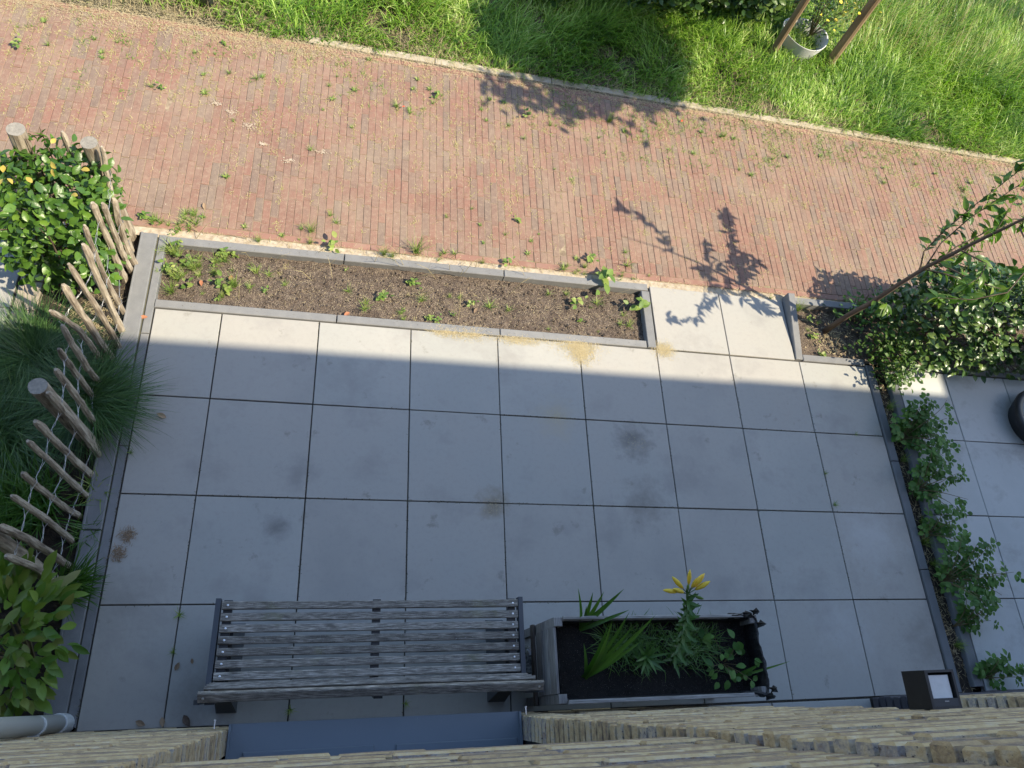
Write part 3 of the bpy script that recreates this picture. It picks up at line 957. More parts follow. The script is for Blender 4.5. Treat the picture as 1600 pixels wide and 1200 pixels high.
def plate(pts, x0, x1):
    g = G()
    n = len(pts)
    g.add([(x0, a, b) for a, b in pts] + [(x1, a, b) for a, b in pts],
          [tuple(range(n)), tuple(range(n, 2 * n))[::-1]] + [(i, i + n, (i + 1) % n + n, (i + 1) % n) for i in range(n)])
    return g
prof = [(0.56, 0.445), (0.56, 0.40), (0.45, 0.395), (0.20, 0.39), (0.15, 0.42), (0.135, 0.60), (0.105, 0.78), (0.085, 0.775), (0.10, 0.60), (0.11, 0.38), (0.12, 0.30), (0.10, 0.02), (0.06, 0.0), (0.5, 0.0), (0.5, 0.012), (0.14, 0.015), (0.17, 0.30), (0.2, 0.36), (0.48, 0.37), (0.575, 0.385), (0.575, 0.445)]
seatp = [(0.565, 0.440), (0.565, 0.385), (0.15, 0.375), (0.115, 0.40), (0.09, 0.74), (0.075, 0.795), (0.095, 0.795), (0.112, 0.74), (0.148, 0.44)]
for x0, x1 in ((-.030, -.006), (.006, .030)):
    pass
for xs_, nm in ((BX0 - 0.030, 'end_frame'), (BX1 + 0.004, 'end_frame')):
    g = plate([(a - .35, b) for a, b in ((0.566, 0.452), (0.566, 0.40), (0.15, 0.385), (0.105, 0.42), (0.085, 0.76), (0.105, 0.765), (0.135, 0.62), (0.158, 0.455))], xs_ - 1.6, xs_ + .024 - 1.6)
    g.obj(nm, MT['steel'], t)
for xs_ in (BX0 + 0.006, 1.585, BX1 - .05):
    g = plate([(a - .35, b) for a, b in ((0.56, 0.427), (0.56, 0.395), (0.2, 0.38), (0.118, 0.39), (0.085, 0.70), (0.098, 0.70), (0.145, 0.50), (0.19, 0.427))], xs_ - 1.6, xs_ + .040 - 1.6)
    g.obj('support_bar', MT['lampblack'], t)
for xs_ in (BX0 + 0.0, BX1 - .06):
    g = G()
    g.add([(xs_ - 1.6 + a, y_ - .35, z_) for (a, y_, z_) in ((0, 0.42, 0.38), (.06, 0.42, 0.38), (.06, 0.14, 0.38), (0, 0.14, 0.38), (-.02, 0.50, 0.0), (.08, 0.50, 0.0), (.08, 0.06, 0.0), (-.02, 0.06, 0.0))],
          [(0, 1, 2, 3), (0, 4, 5, 1), (1, 5, 6, 2), (2, 6, 7, 3), (3, 7, 4, 0), (4, 7, 6, 5)])
    g.obj('leg', MT['steel'], t)

# small woven bag between bench and box
t = thing('bag', 'small dark woven bag with a silver top squeezed between bench and planter box', 'bag', (2.465, 0.23, 0))
g = G()
n = 14
vs, fs = [], []
prof_ = [(0, .05), (.03, .075), (.10, .08), (.18, .07), (.22, .05)]
for zz, rr in prof_:
    for k in range(n):
        a = 2 * PI * k / n
        r = rr * (1 + .06 * math.sin(3 * a + zz * 30))
        vs.append((math.cos(a) * r * .55, math.sin(a) * r * 1.5, zz))
for i in range(4):
    for k in range(n):
        fs.append((i * n + k, i * n + (k + 1) % n, (i + 1) * n + (k + 1) % n, (i + 1) * n + k))
fs.append(tuple(4 * n + k for k in range(n)))
g.add(vs, fs)
g.obj('sack', MT['bag'], t)
g = G()
for k in range(9):
    a = k * .7
    g.add([(random.uniform(-.02, .02), .05 + random.uniform(0, .045), .215 + random.uniform(0, .02)) for _ in range(3)], [(0, 1, 2)])
g.obj('foil_top', MT['silver'], t)

# ================================================================== PLANTER BOX
PX0, PX1, PY0, PY1, PZ = 2.487, 3.665, 0.030, 0.440, 0.60
t = thing('planter_box', 'weathered wooden planter box on legs lined with black cloth, beside the bench', 'planter', (3.07, 0.23, 0))
L0 = Vector((3.07, 0.23, 0))
def pbox(nm, x0, x1, y0, y1, z0, z1, m, ch=0.003):
    g = G()
    g.box(x0 - L0.x, x1 - L0.x, y0 - L0.y, y1 - L0.y, z0, z1, ch)
    return g.obj(nm, m, t)
for (a, b) in ((PX0 + .005, PY0), (PX0 + .005, PY1 - .045), (PX1 - .045, PY0), (PX1 - .045, PY1 - .045)):
    pbox('leg', a, a + .045, b, b + .045, 0, PZ + .006, MT['boxwood'])
for i in range(3):
    zz = 0.275 + i * .108
    pbox('side_board', PX0 - .001 + (.0015 * i), PX0 + .017, PY0 + .047, PY1 - .047, zz, zz + .104, MT['boxwood'])
    pbox('side_board', PX1 - .019, PX1 - .001, PY0 + .047, PY1 - .047, zz, zz + .104, MT['boxwood'])
    pbox('front_board', PX0 + .052, PX1 - .047, PY1 - .018, PY1, zz, zz + .104, MT['boxwoodx'])
    pbox('back_board', PX0 + .052, PX1 - .047, PY0, PY0 + .018, zz, zz + .104, MT['boxwoodx'])
pbox('rim_rail', PX0 + .052, PX1 - .10, PY0 - .003, PY0 + .016, PZ + .001, PZ + .022, MT['boxwoodx'])
pbox('rim_rail', PX0 + .052, PX1 - .09, PY1 - .014, PY1 + .003, PZ + .001, PZ + .022, MT['boxwoodx'])
pbox('side_rail', PX0 - .018, PX0 - .002, PY0 - .002, PY1 + .002, 0.225, 0.272, MT['boxdark'])
pbox('side_rail', PX0 - .018, PX0 - .002, PY0 + .08, PY0 + .30, 0.10, 0.14, MT['boxdark'])
# liner: a cloth trough with a crumpled rim
g = G()
nu = 260
pth = []
ix0, ix1, iy0, iy1 = PX0 + .022, PX1 - .022, PY0 + .020, PY1 - .020
per = [(ix0, iy0), (ix1, iy0), (ix1, iy1), (ix0, iy1)]
tot = 2 * (ix1 - ix0 + iy1 - iy0)
def along(s):
    s = s % tot
    for i in range(4):
        a, b = Vector(per[i]), Vector(per[(i + 1) % 4])
        l = (b - a).length
        if s <= l:
            d = (b - a) / l
            return a + d * s, Vector((d.y, -d.x))
        s -= l
    return Vector(per[0]), Vector((0, -1))
rows = []
for j, (zz, out) in enumerate(((0.50, -0.004), (0.54, -0.006), (0.575, -0.004), (0.605, 0.0), (0.618, 0.004), (0.622, 0.012), (0.605, 0.019), (0.565, 0.021))):
    r = []
    for i in range(nu):
        s = tot * i / nu
        p, nrm = along(s)
        cr = 1.0 if p.x > PX1 - .20 else (0.15 if j > 3 else 1)
        wv = math.sin(s * 17) * .003 + math.sin(s * 39 + 1) * .002 + math.sin(s * 83 + j * .6) * .001 + random.uniform(-.0012, .0012)
        zz2 = min(zz, 0.597) if p.x <= PX1 - .17 else zz
        o2 = out * cr + (wv * (0.3 + j * .35) * (1 if p.x > PX1 - .17 else .25))
        if p.x <= PX1 - .17:
            o2 = min(o2, 0.0)
        r.append((p.x + nrm.x * o2 - L0.x, p.y + nrm.y * o2 - L0.y, zz2 + ((math.sin(s * 15 + j * .3) * .006 + math.sin(s * 37) * .003) if p.x > PX1 - .17 and j > 3 else 0)))
    rows.append(r)
vs = [p for r in rows for p in r]
fs = [(j * nu + i, j * nu + (i + 1) % nu, (j + 1) * nu + (i + 1) % nu, (j + 1) * nu + i) for j in range(len(rows) - 1) for i in range(nu)]
g.add(vs, fs)
for (cx_, cy_) in ((3.60, .445), (3.655, .455), (3.675, .39), (3.685, .06), (3.66, .025)):
    rim_ = []
    for q in range(9):
        a = q * 2 * PI / 9
        rr_ = random.uniform(.014, .020) if q % 2 else random.uniform(.026, .040)
        rim_.append((cx_ - L0.x + math.cos(a) * rr_, cy_ - L0.y + math.sin(a) * rr_ * .7, .60 + random.uniform(-.012, .03)))
    ap_ = (cx_ - L0.x + random.uniform(-.01, .01), cy_ - L0.y, .655)
    g.add([ap_] + rim_, [(0, 1 + q, 1 + (q + 1) % 9) for q in range(9)])
g.obj('liner', MT['liner'], t)
g = G()
nx, ny = 60, 20
vs = [(ix0 + (ix1 - ix0) * i / nx - L0.x, iy0 + (iy1 - iy0) * j / ny - L0.y, .505 + random.uniform(-.007, .007) + .01 * math.sin(i * .3)) for j in range(ny + 1) for i in range(nx + 1)]
g.add(vs, [(j * (nx + 1) + i, j * (nx + 1) + i + 1, (j + 1) * (nx + 1) + i + 1, (j + 1) * (nx + 1) + i) for j in range(ny) for i in range(nx)])
g.obj('soil', MT['darksoil'], t, smooth=True)

# blade leaves built singly
def blade_leaf(parent, base, azi, th0, th1, L, W, m, seg=7, fold=0.25, name='leaf'):
    b = Vector(base)
    hx, hy = math.cos(azi), math.sin(azi)
    P = b.copy()
    vs = []
    for i in range(seg + 1):
        tt = i / seg
        th = th0 + (th1 - th0) * max(0, tt - .5 / seg)
        if i:
            P = P + Vector((hx * math.sin(th), hy * math.sin(th), math.cos(th))) * (L / seg)
        pr = (0.55 + 0.45 * min(1, tt * 3)) * (1 - tt ** 3) if tt < 1 else 0.0
        wv = Vector((-hy, hx, 0)) * W * .5 * pr
        upv = Vector((-hx * math.cos(th), -hy * math.cos(th), math.sin(th))) * (fold * W * .5 * pr)
        vs += [P.copy(), P + wv + upv, P - wv + upv]
    fs = []
    for i in range(seg):
        a, c = 3 * i, 3 * i + 3
        fs += [(a, c, c + 1, a + 1), (a + 2, c + 2, c, a)]
    g = G()
    g.add([tuple(v - Vector(parent.location)) for v in vs], fs)
    return g.obj(name, m, parent, smooth=True)

def plant_from(name, label, cat, base, group=None):
    return thing(name, label, cat, base, group)

ZS = 0.505
t = plant_from('iris_plant', 'strappy iris fan in the back left corner of the planter box, leaves over the rim', 'plant', (2.665, 0.385, ZS))
for a, th0, th1, L, W in ((2.1, .40, .75, .36, .020), (1.55, .35, .8, .28, .028), (0.75, .5, 1.1, .35, .028), (1.1, .55, 1.1, .27, .026), (0.35, .6, 1.25, .30, .024), (1.8, .4, .7, .2, .024)):
    blade_leaf(t, (2.665 + random.uniform(-.012, .012), 0.385 + random.uniform(-.01, .01), ZS), a, th0, th1, L, W, MT['strap'])
t = plant_from('iris_plant', 'broad strap leaved iris rising diagonally from the front left of the planter box', 'plant', (2.665, 0.15, ZS))
for a, th0, th1, L, W in ((1.14, .30, .95, .52, .025), (1.45, .30, .9, .46, .024), (0.80, .35, 1.15, .56, .028), (1.28, .4, 1.1, .38, .022), (.58, .5, 1.35, .38, .024), (.98, .35, .85, .46, .024), (1.75, .6, 1.4, .20, .020), (.4, .7, 1.5, .18, .02)):
    blade_leaf(t, (2.665 + random.uniform(-.012, .012), 0.15 + random.uniform(-.01, .01), ZS), a, th0, th1, L, W, MT['strap'])
t = plant_from('iris_plant', 'single strap leaf clump leaning over the right rim of the planter box', 'plant', (3.50, 0.12, ZS))
for a, th0, th1, L, W in ((.25, .8, 1.35, .34, .014), (.55, .5, .9, .19, .022), (.45, .6, 1.0, .17, .02)):
    blade_leaf(t, (3.50, 0.12, ZS), a, th0, th1, L, W, MT['strap'])
# lily
lb, lt = Vector((3.16, 0.20, ZS)), Vector((3.075, 0.500, 0.97))
t = plant_from('lily', 'leaning lily stem with yellow closed buds in the planter box', 'flower', lb)
def lp(u):
    p = lb.lerp(lt, u)
    p.z += .05 * math.sin(PI * u)
    return p
g = G()
g.tube([lp(i / 8) - lb for i in range(9)], [.007 - .0003 * i for i in range(9)], 7)
g.obj('stem', MT['lilygreen'], t, smooth=True)
for i in range(64):
    u = .04 + .90 * i / 64
    p = lp(u)
    a = i * 2.4
    blade_leaf(t, p, a, .7, 1.35 + random.uniform(-.2, .3), .105 * (1 - .40 * u) + random.uniform(-.01, .01), .021, MT['lilygreen'], seg=4)
for a, th, L, st, rr in ((2.45, 1.25, .068, .022, 1), (1.62, 1.0, .062, .030, .85), (3.05, 1.35, .066, .050, .9), (2.95, 1.2, .060, .012, .95), (.85, 1.15, .070, .025, 1.15), (.45, 1.3, .068, .028, 1.05), (-.35, 1.4, .034, .022, .7), (1.15, .9, .045, .020, .55), (2.0, .7, .03, .01, .6)):
    p = lp(1.0)
    st += .016
    rr *= .9
    d = Vector((math.cos(a) * math.sin(th), math.sin(a) * math.sin(th), math.cos(th)))
    g = G()
    g.tube([p - lb, p - lb + d * st], .0022, 5)
    g.obj('flower_stalk', MT['lilygreen'], t)
    g = G()
    q = p - lb + d * st
    L *= 1.28
    rr *= 1.2
    g.tube([q, q + d * L * .15, q + d * L * .5, q + d * L * .8, q + d * L], [x * rr for x in (.0035, .0085, .0120, .0080, .0015)], 7)
    g.obj('bud', MT['lilybud'] if L > .05 else MT['weed'], t, smooth=True)
# second lily, not in flower
t = plant_from('lily', 'low rosette of narrow lily leaves without flowers in the middle of the planter box', 'plant', (2.985, 0.21, ZS))
g = G()
g.tube([(0, 0, 0), (-.01, .03, .12)], .005, 6)
g.obj('stem', MT['lilygreen'], t)
for i in range(26):
    a = i * 2.4
    blade_leaf(t, (2.985 - .01 * i / 26, 0.21 + .03 * i / 26, ZS + .01 + .11 * i / 26), a, .6, 1.3, random.uniform(.08, .14), .017, MT['lilygreen'], seg=4)
# leafy bindweed-like plant on the right
t = plant_from('leafy_plant', 'small heart leaved plant at the right end of the planter box', 'plant', (3.47, 0.20, ZS))
n = 42
P = np.stack([RNG.uniform(3.33, 3.62, n), RNG.uniform(0.10, 0.34, n), RNG.uniform(ZS + .02, ZS + .13, n)], 1)
foliage(t, P, rand_dirs(n), up_normals(n, .4), RNG.uniform(.035, .06, n), [leaf_tpl(.8, .15, .2), leaf_tpl(.7, .1, .3)], MT['rose'])
g = G()
for p in P[::3]:
    g.tube([(0, 0, 0), tuple(p * 0.5 + np.array([3.47, .20, ZS]) * .5 - np.array([3.47, .20, ZS]) + np.array([0, 0, .02])), tuple(p - np.array([3.47, .20, ZS]))], .0016, 4, cap=False)
g.obj('stem', MT['twig'], t)
# thin grass in the box
n = 820
cx = RNG.choice([2.84, 2.95, 3.08, 3.26, 3.36], n, p=[.18, .22, .15, .25, .2]) + RNG.normal(0, .035, n)
cy = 0.30 + RNG.normal(0, .045, n)
V, T = ribbons(np.stack([cx, np.clip(cy, .08, .40), np.full(n, ZS - .003)], 1), RNG.uniform(0, 2 * PI, n), RNG.uniform(.2, .9, n), RNG.uniform(1.2, 2.3, n), RNG.uniform(.06, .17, n), RNG.uniform(.003, .007, n), 6)
o = link('wild_grass', np_mesh('wild_grass', V, T, MT['strap']))
tag(o, 'thin curling grass growing between the lilies in the planter box', 'grass', kind='stuff')

# ================================================================== PALING FENCE
fence = thing('paling_fence', 'split chestnut paling fence with twisted wire between the patio and the left bed', 'fence', (0.03, 1.5, 0))
F0 = Vector((0.03, 1.5, 0))
ST = [((.049, 2.216), (.06, 2.224, .87), None), ((.051, 2.107), (.025, 2.088, .89), None), ((.023, 2.027), (-.004, 2.007, .82), None),
      ((-.003, 1.965), (-.035, 1.875, .80), (-.005, 1.955, .50)), ((.0, 1.85), (.03, 1.79, .80), (.045, 1.75, .52)),
      ((-.01, 1.75), (.02, 1.69, .76), (.0, 1.72, .4)), ((.035, 1.563), (.042, 1.564, .79), (.045, 1.57, .4)), ((.061, 1.418), (.057, 1.416, .86), (.07, 1.42, .4)),
      ((.044, 1.301), (.028, 1.283, .84), None), ((.045, 1.18), (.038, 1.171, .89), (.035, 1.18, .45)), ((.025, 1.069), (.01, 1.054, .79), None),
      ((.011, .934), (.012, .935, .84), (.02, .945, .4)), ((.019, .805), (.01, .792, .89), (.025, .81, .6)), ((-.03, .71), (.01, .70, .75), None),
      ((.005, 2.808), (.035, 2.84, .88), (.0, 2.80, .5)), ((-.01, 2.60), (.03, 2.53, .80), None), ((.021, 2.66), (.07, 2.55, .78), None),
      ((.041, 2.34), (.036, 2.342, .86), None), ((.046, 2.70), (.05, 2.72, .60), None), ((-.19, 2.93), (-.18, 2.94, .84), None)]
def pale(base, tip, mid, r):
    g = G()
    b = Vector((base[0], base[1], -.05))
    tp = Vector(tip)
    n = 13
    pts, rad = [], []
    bow = Vector((random.uniform(-.022, .022), random.uniform(-.022, .022), 0))
    for i in range(n + 1):
        u = i / n
        if mid:
            m_ = Vector(mid)
            um = (m_.z + .05) / (tp.z + .05)
            p = b.lerp(m_, u / um) if u < um else m_.lerp(tp, (u - um) / (1 - um))
            if abs(u - um) < .13:
                p = p.lerp(b.lerp(tp, u), .2)
        else:
            p = b.lerp(tp, u) + bow * math.sin(PI * u)
        p = p + Vector((random.uniform(-.002, .002), random.uniform(-.002, .002), 0))
        pts.append(p - F0)
        rad.append(r * (1.12 - .22 * u) * random.uniform(.93, 1.08))
    # bevelled point
    pts.append(pts[-1] + (pts[-1] - pts[-2]).normalized() * .028)
    rad.append(r * .45)
    g.tube(pts, rad, 8, wob=.14)
    return g
for b, tp, mid in ST:
    pale(b, tp, mid, random.uniform(.0135, .020)).obj('stake', MT['stake'], fence)
for b, tp, r in (((.03, 1.47), (.005, 1.452, .87), .040), ((-.03, 2.93), (-.045, 2.895, .86), .042), ((-.44, 2.90), (-.40, 2.92, .86), .045), ((-.03, .72), (-.06, .80, .90), .034)):
    g = G()
    b_ = Vector((b[0], b[1], -.05))
    tp_ = Vector(tp)
    pts = [b_.lerp(tp_, i / 7) - F0 for i in range(8)]
    g.tube(pts, [r * random.uniform(.95, 1.05) for _ in pts], 14, wob=.035, capmi=1)
    g.obj('post', [MT['stake'], MT['postend']], fence)
order = sorted([s_ for s_ in ST if s_[0][0] > -.1], key=lambda s_: s_[0][1])
for hh in (.12, .42, .68):
    g = G()
    for k in (0, 1):
        pts = []
        for a, b in zip(order[:-1], order[1:]):
            pa = Vector((a[0][0], a[0][1], 0)).lerp(Vector(a[1]), hh / a[1][2])
            pb = Vector((b[0][0], b[0][1], 0)).lerp(Vector(b[1]), hh / b[1][2])
            for i in range(5):
                u = i / 5
                s_ = 1 if k else -1
                off = .014 * s_ if i == 0 else .003 * s_ * math.cos(i * 1.6)
                pts.append(pa.lerp(pb, u) + Vector((off, 0, .002 * s_ * math.sin(i * 1.6) + random.uniform(-.006, .006))) - F0)
        g.tube(pts, .0013, 4, cap=False)
    g.obj('wire', MT['wire'], fence)

# ================================================================== LEFT PLANTING
hedge = thing('beech_hedge', 'sunlit glossy green hedge behind the paling fence at the road corner', 'hedge', (-0.22, 2.65, 0))
n = 3000
P = np.stack([RNG.uniform(-.52, .02, n), RNG.uniform(2.36, 3.0, n), RNG.uniform(.12, .80, n)], 1)
c = np.array([-.24, 2.66, .45])
q = (P - c) / np.array([.35, .38, .46])
rr = np.linalg.norm(q, axis=1)
keep = (rr < 1.02 + RNG.uniform(-.1, .12, n)) & (rr > .55)
P = P[keep]
out = (P - c)
out[:, 2] = np.abs(out[:, 2]) * .5 + .12
Nn = out / np.linalg.norm(out, axis=1)[:, None] + RNG.normal(0, .38, P.shape)
D = rand_dirs(len(P)) * .7 + (P - c) * 1.2
tp_h = [leaf_tpl(.60, .14, .18, 6, .035), leaf_tpl(.66, .10, .10, 6, .04), leaf_tpl(.55, .2, .25, 6, .03)]
foliage(hedge, P, D, Nn, RNG.uniform(.040, .072, len(P)), tp_h, MT['hedge'])
g = G()
for i in range(26):
    b_ = Vector((random.uniform(-.12, .12), random.uniform(-.25, .25), -.03))
    e_ = Vector((random.uniform(-.32, .22), random.uniform(-.34, .34), random.uniform(.5, .85)))
    m_ = b_.lerp(e_, .5) + Vector((random.uniform(-.05, .05), random.uniform(-.05, .05), .05))
    g.tube([b_, m_, e_], [.007, .005, .0025], 5)
g.obj('stem', MT['bark'], hedge)
P = np.stack([RNG.uniform(-.45, 0, 9), RNG.uniform(2.5, 2.9, 9), RNG.uniform(.78, .86, 9)], 1)
foliage(hedge, P, rand_dirs(9), up_normals(9), RNG.uniform(.04, .055, 9), tp_h, MT['hedgey'], partname='yellow_leaf')

def tussock(name, label, cx, cy, z0, n, rad, L, W, th0, th1, m, azc=None, azs=PI, seg=7, grp=None):
    a = RNG.uniform(0, 2 * PI, n) if azc is None else RNG.normal(azc, azs, n)
    r = np.sqrt(RNG.uniform(0, 1, n)) * rad
    ra = RNG.uniform(0, 2 * PI, n)
    base = np.stack([r * np.cos(ra), r * np.sin(ra), np.full(n, 0)], 1)
    V, T = ribbons(base, a, RNG.uniform(th0[0], th0[1], n), RNG.uniform(th1[0], th1[1], n), RNG.uniform(L[0], L[1], n), RNG.uniform(W[0], W[1], n), seg)
    o = link(name, np_mesh(name, V, T, m))
    o.location = (cx, cy, z0)
    return tag(o, label, 'ornamental grass', grp)
tussock('ornamental_grass', 'dark fine bladed grass tussock spilling through the fence onto the patio kerb', -.03, 1.70, -.04, 2300, .08, (.26, .54), (.0026, .006), (.05, .8), (1.2, 2.3), MT['sedge'])
tussock('ornamental_grass', 'dark fine bladed grass tussock at the far end, edged by sunlight beside the bare soil', -.33, 1.93, -.04, 2300, .09, (.28, .55), (.0026, .006), (.05, .8), (1.0, 2.2), MT['sedge'])
tussock('ornamental_grass', 'dark fine bladed grass tussock behind the thick fence post at the left edge', -.38, 1.50, -.04, 1800, .09, (.28, .55), (.0026, .006), (.05, .8), (1.0, 2.2), MT['sedge'])
tussock('strap_grass', 'bright green broad bladed clump behind the lower fence stakes', -.23, 1.12, -.04, 420, .13, (.20, .42), (.008, .014), (.05, .5), (.5, 1.5), MT['strap'], seg=5)
tussock('strap_grass', 'bright green broad bladed clump at the left edge below the dark tussocks', -.36, .84, -.04, 380, .13, (.20, .42), (.008, .014), (.05, .5), (.5, 1.5), MT['strap'], seg=5)
tussock('strap_grass', 'green clump with blades leaning right across the dark kerb above the laurel', .03, .68, -.04, 170, .06, (.15, .30), (.006, .011), (.3, .7), (1.0, 1.6), MT['strap'], azc=.35, azs=.6, seg=5)
tussock('strap_grass', 'small green tuft at the foot of the fence beside the kerb', .06, .98, -.04, 60, .06, (.08, .2), (.004, .008), (.2, .6), (.8, 1.6), MT['strap'], seg=5)
tussock('strap_grass', 'small pale green tuft at the fence foot near the dark tussock', .06, 1.22, -.04, 45, .06, (.08, .2), (.004, .008), (.2, .6), (.8, 1.6), MT['weed'], seg=5)

laurel = thing('laurel_shrub', 'yellow green laurel shrub with brownish leaf tips above the downpipe', 'shrub', (-0.05, 0.34, 0))
n = 640
P = np.stack([RNG.uniform(-.42, .16, n), RNG.uniform(.10, .74, n), RNG.uniform(.15, .62, n)], 1)
c = np.array([-.10, .40, .34])
q = (P - c) / np.array([.30, .34, .30])
keep = np.linalg.norm(q, axis=1) < 1.05
P = P[keep]
D = (P - c) + np.array([0, 0, .12]) + RNG.normal(0, .09, P.shape)
foliage(laurel, P, D, up_normals(len(P), .35), RNG.uniform(.078, .122, len(P)), [leaf_tpl(.36, .16, .12, 5, .008, .55), leaf_tpl(.40, .12, .2, 5, .01, .5)], MT['laurel'])
g = G()
for i in range(12):
    e_ = Vector((random.uniform(-.25, .12), random.uniform(-.2, .3), random.uniform(.35, .55)))
    g.tube([(0, 0, -.04), e_ * .5 + Vector((0, 0, .05)), e_], [.008, .006, .003], 5)
g.obj('stem', MT['twig'], laurel)

# straw mulch in the bed
def strands(name, label, boxes, n, m, L=(.02, .06), W=(.0012, .0028), z=0.0, kind='stuff', cat='straw', zs=.006, dens=None):
    bs = []
    for (cx_, cy_, sx_, sy_) in boxes:
        k = n // len(boxes)
        bs.append(np.stack([RNG.normal(cx_, sx_, k), RNG.normal(cy_, sy_, k), np.full(k, z) + np.abs(RNG.normal(0, zs, k))], 1))
    b = np.concatenate(bs)
    k = len(b)
    V, T = ribbons(b, RNG.uniform(0, 2 * PI, k), RNG.uniform(1.3, 1.65, k), RNG.uniform(1.4, 1.9, k), RNG.uniform(L[0], L[1], k), RNG.uniform(W[0], W[1], k), 2)
    V[:, 2] = np.maximum(V[:, 2], z + .001)
    o = link(name, np_mesh(name, V, T, m))
    return tag(o, label, cat, kind=kind)
strands('straw_mulch', 'pale straw mulch on the bare soil behind the fence', [(-.2, 2.2, .12, .09), (-.12, 2.3, .1, .1)], 1300, MT['straw'], z=-.05)
strands('dry_seed_litter', 'tan dry seed litter at the edge of the planted bed on the sunny tiles', [(2.05, 2.395, .07, .022), (2.21, 2.40, .06, .025), (2.55, 2.375, .09, .02), (2.97, 2.37, .10, .030), (3.01, 2.33, .06, .045), (3.01, 2.31, .04, .05), (3.66, 2.39, .04, .03)], 8400, MT['straw'], (.006, .022), (.0012, .0025), z=.002, zs=.002)
strands('dirt_specks', 'brown moss crumbs on the shaded tiles', [(2.331, 1.19, .035, .03), (2.79, 1.81, .03, .02), (3.33, 1.65, .05, .04)], 260, MT['straw'], (.003, .010), (.0012, .0025), z=.002, zs=.002)
strands('bed_debris', 'tiny dry stems and chips scattered over the soil of the edged bed', [(.7, 2.66, .25, .10), (1.4, 2.66, .3, .10), (2.1, 2.66, .3, .10), (2.8, 2.66, .3, .09)], 1500, MT['straw'], (.006, .03), (.001, .0025), z=-.046, zs=.006)
strands('dead_moss', 'dried brown plant debris on the tile by the left kerb', [(.254, .868, .018, .018), (.285, .97, .02, .02)], 330, MT['deadleaf'], (.008, .028), (.002, .004), z=.002, zs=.006)

# ================================================================== WEEDS
def weed_mesh(kind):
    parts = []
    if kind == 'rosette':
        n = random.randint(10, 16)
        n += 8
        a = np.linspace(0, 2 * PI, n, endpoint=False) + RNG.normal(0, .3, n)
        V, T = ribbons(np.zeros((n, 3)), a, RNG.uniform(.4, 1.0, n), RNG.uniform(1.1, 1.7, n), RNG.uniform(.018, .055, n), RNG.uniform(.004, .008, n), 4, 'leaf')
        return V, T
    if kind == 'tuft':
        n = 26
        a = RNG.uniform(0, 2 * PI, n)
        return ribbons(RNG.normal(0, .004, (n, 3)) * [1, 1, 0], a, RNG.uniform(.1, .8, n), RNG.uniform(.8, 1.8, n), RNG.uniform(.03, .07, n), RNG.uniform(.002, .004, n), 4)
    if kind == 'big':
        n = 60
        a = RNG.uniform(0, 2 * PI, n)
        return ribbons(RNG.normal(0, .010, (n, 3)) * [1, 1, 0], a, RNG.uniform(.05, .6, n), RNG.uniform(.3, 1.5, n), RNG.uniform(.06, .15, n), RNG.uniform(.002, .0045, n), 5)
    if kind == 'dry':
        n = 14
        a = RNG.uniform(0, 2 * PI, n)
        return ribbons(RNG.normal(0, .010, (n, 3)) * [1, 1, 0], a, RNG.uniform(1.1, 1.5, n), RNG.uniform(1.4, 1.8, n), RNG.uniform(.015, .045, n), RNG.uniform(.0015, .003, n), 3)
    if kind == 'dicot':
        tpl = leaf_tpl(.6, .12, .15, 4)
        n = 9
        P = RNG.normal(0, .013, (n, 3))
        P[:, 2] = RNG.uniform(.01, .05, n)
        F = frames(rand_dirs(n, -.1, .5), up_normals(n, .3))
        S = RNG.uniform(.022, .045, n)
        W = np.einsum('nij,kj->nki', F * S[:, None, None], tpl[0]) + P[:, None, :]
        TT = (tpl[1][None] + (np.arange(n) * len(tpl[0]))[:, None, None]).reshape(-1, 3)
        return W.reshape(-1, 3), TT
WM = {k: [] for k in ('rosette', 'tuft', 'big', 'dry', 'dicot')}
for k in WM:
    for _ in range(3):
        V, T = weed_mesh(k)
        WM[k].append(np_mesh('weed_' + k, V, T, MT['weeddry'] if k == 'dry' else MT['weed']))
WEEDS = [(-1.005, 4.548), (-0.787, 4.425), (-0.511, 4.551), (-0.365, 4.555), (-0.449, 4.431), (-0.078, 4.184), (0.162, 4.578), (0.273, 4.192), (0.417, 4.428), (0.495, 3.972), (0.488, 3.464), (0.652, 4.442), (1.139, 4.457), (1.191, 4.57), (0.871, 4.673), (1.427, 4.804), (1.333, 4.453), (1.657, 4.355), (1.757, 4.342), (1.813, 4.675), (1.912, 4.592), (2.011, 4.544), (1.939, 4.447), (2.408, 4.587), (2.526, 4.577), (2.375, 4.353), (2.555, 4.334), (1.167, 4.325), (1.108, 4.209), (1.328, 4.074), (1.047, 3.805), (1.779, 4.563), (2.684, 4.223), (3.442, 4.558), (3.578, 4.47), (3.335, 4.353), (3.971, 4.345), (4.201, 4.344), (3.705, 4.206), (2.913, 4.411), (4.509, 4.59), (4.636, 4.592), (4.944, 4.612), (4.323, 4.606), (2.92, 3.949), (4.626, 4.234), (5.163, 4.473), (5.524, 4.553), (6.019, 4.618), (6.604, 4.644), (6.798, 4.56), (6.159, 4.346), (5.044, 4.35), (5.911, 4.607), (1.037, 3.103), (0.909, 3.027), (2.238, 3.453), (2.298, 3.316), (2.319, 3.158), (2.487, 3.255), (2.033, 3.03), (2.103, 3.034), (2.043, 3.348), (1.218, 3.244), (1.265, 3.185), (0.396, 3.107), (0.665, 3.067), (0.505, 3.466), (0.323, 3.029), (2.689, 3.225), (2.653, 3.105), (2.928, 3.025), (3.036, 3.108), (3.149, 3.11), (3.449, 3.219), (7.067, 4.325), (7.631, 4.383), (5.374, 2.992)]
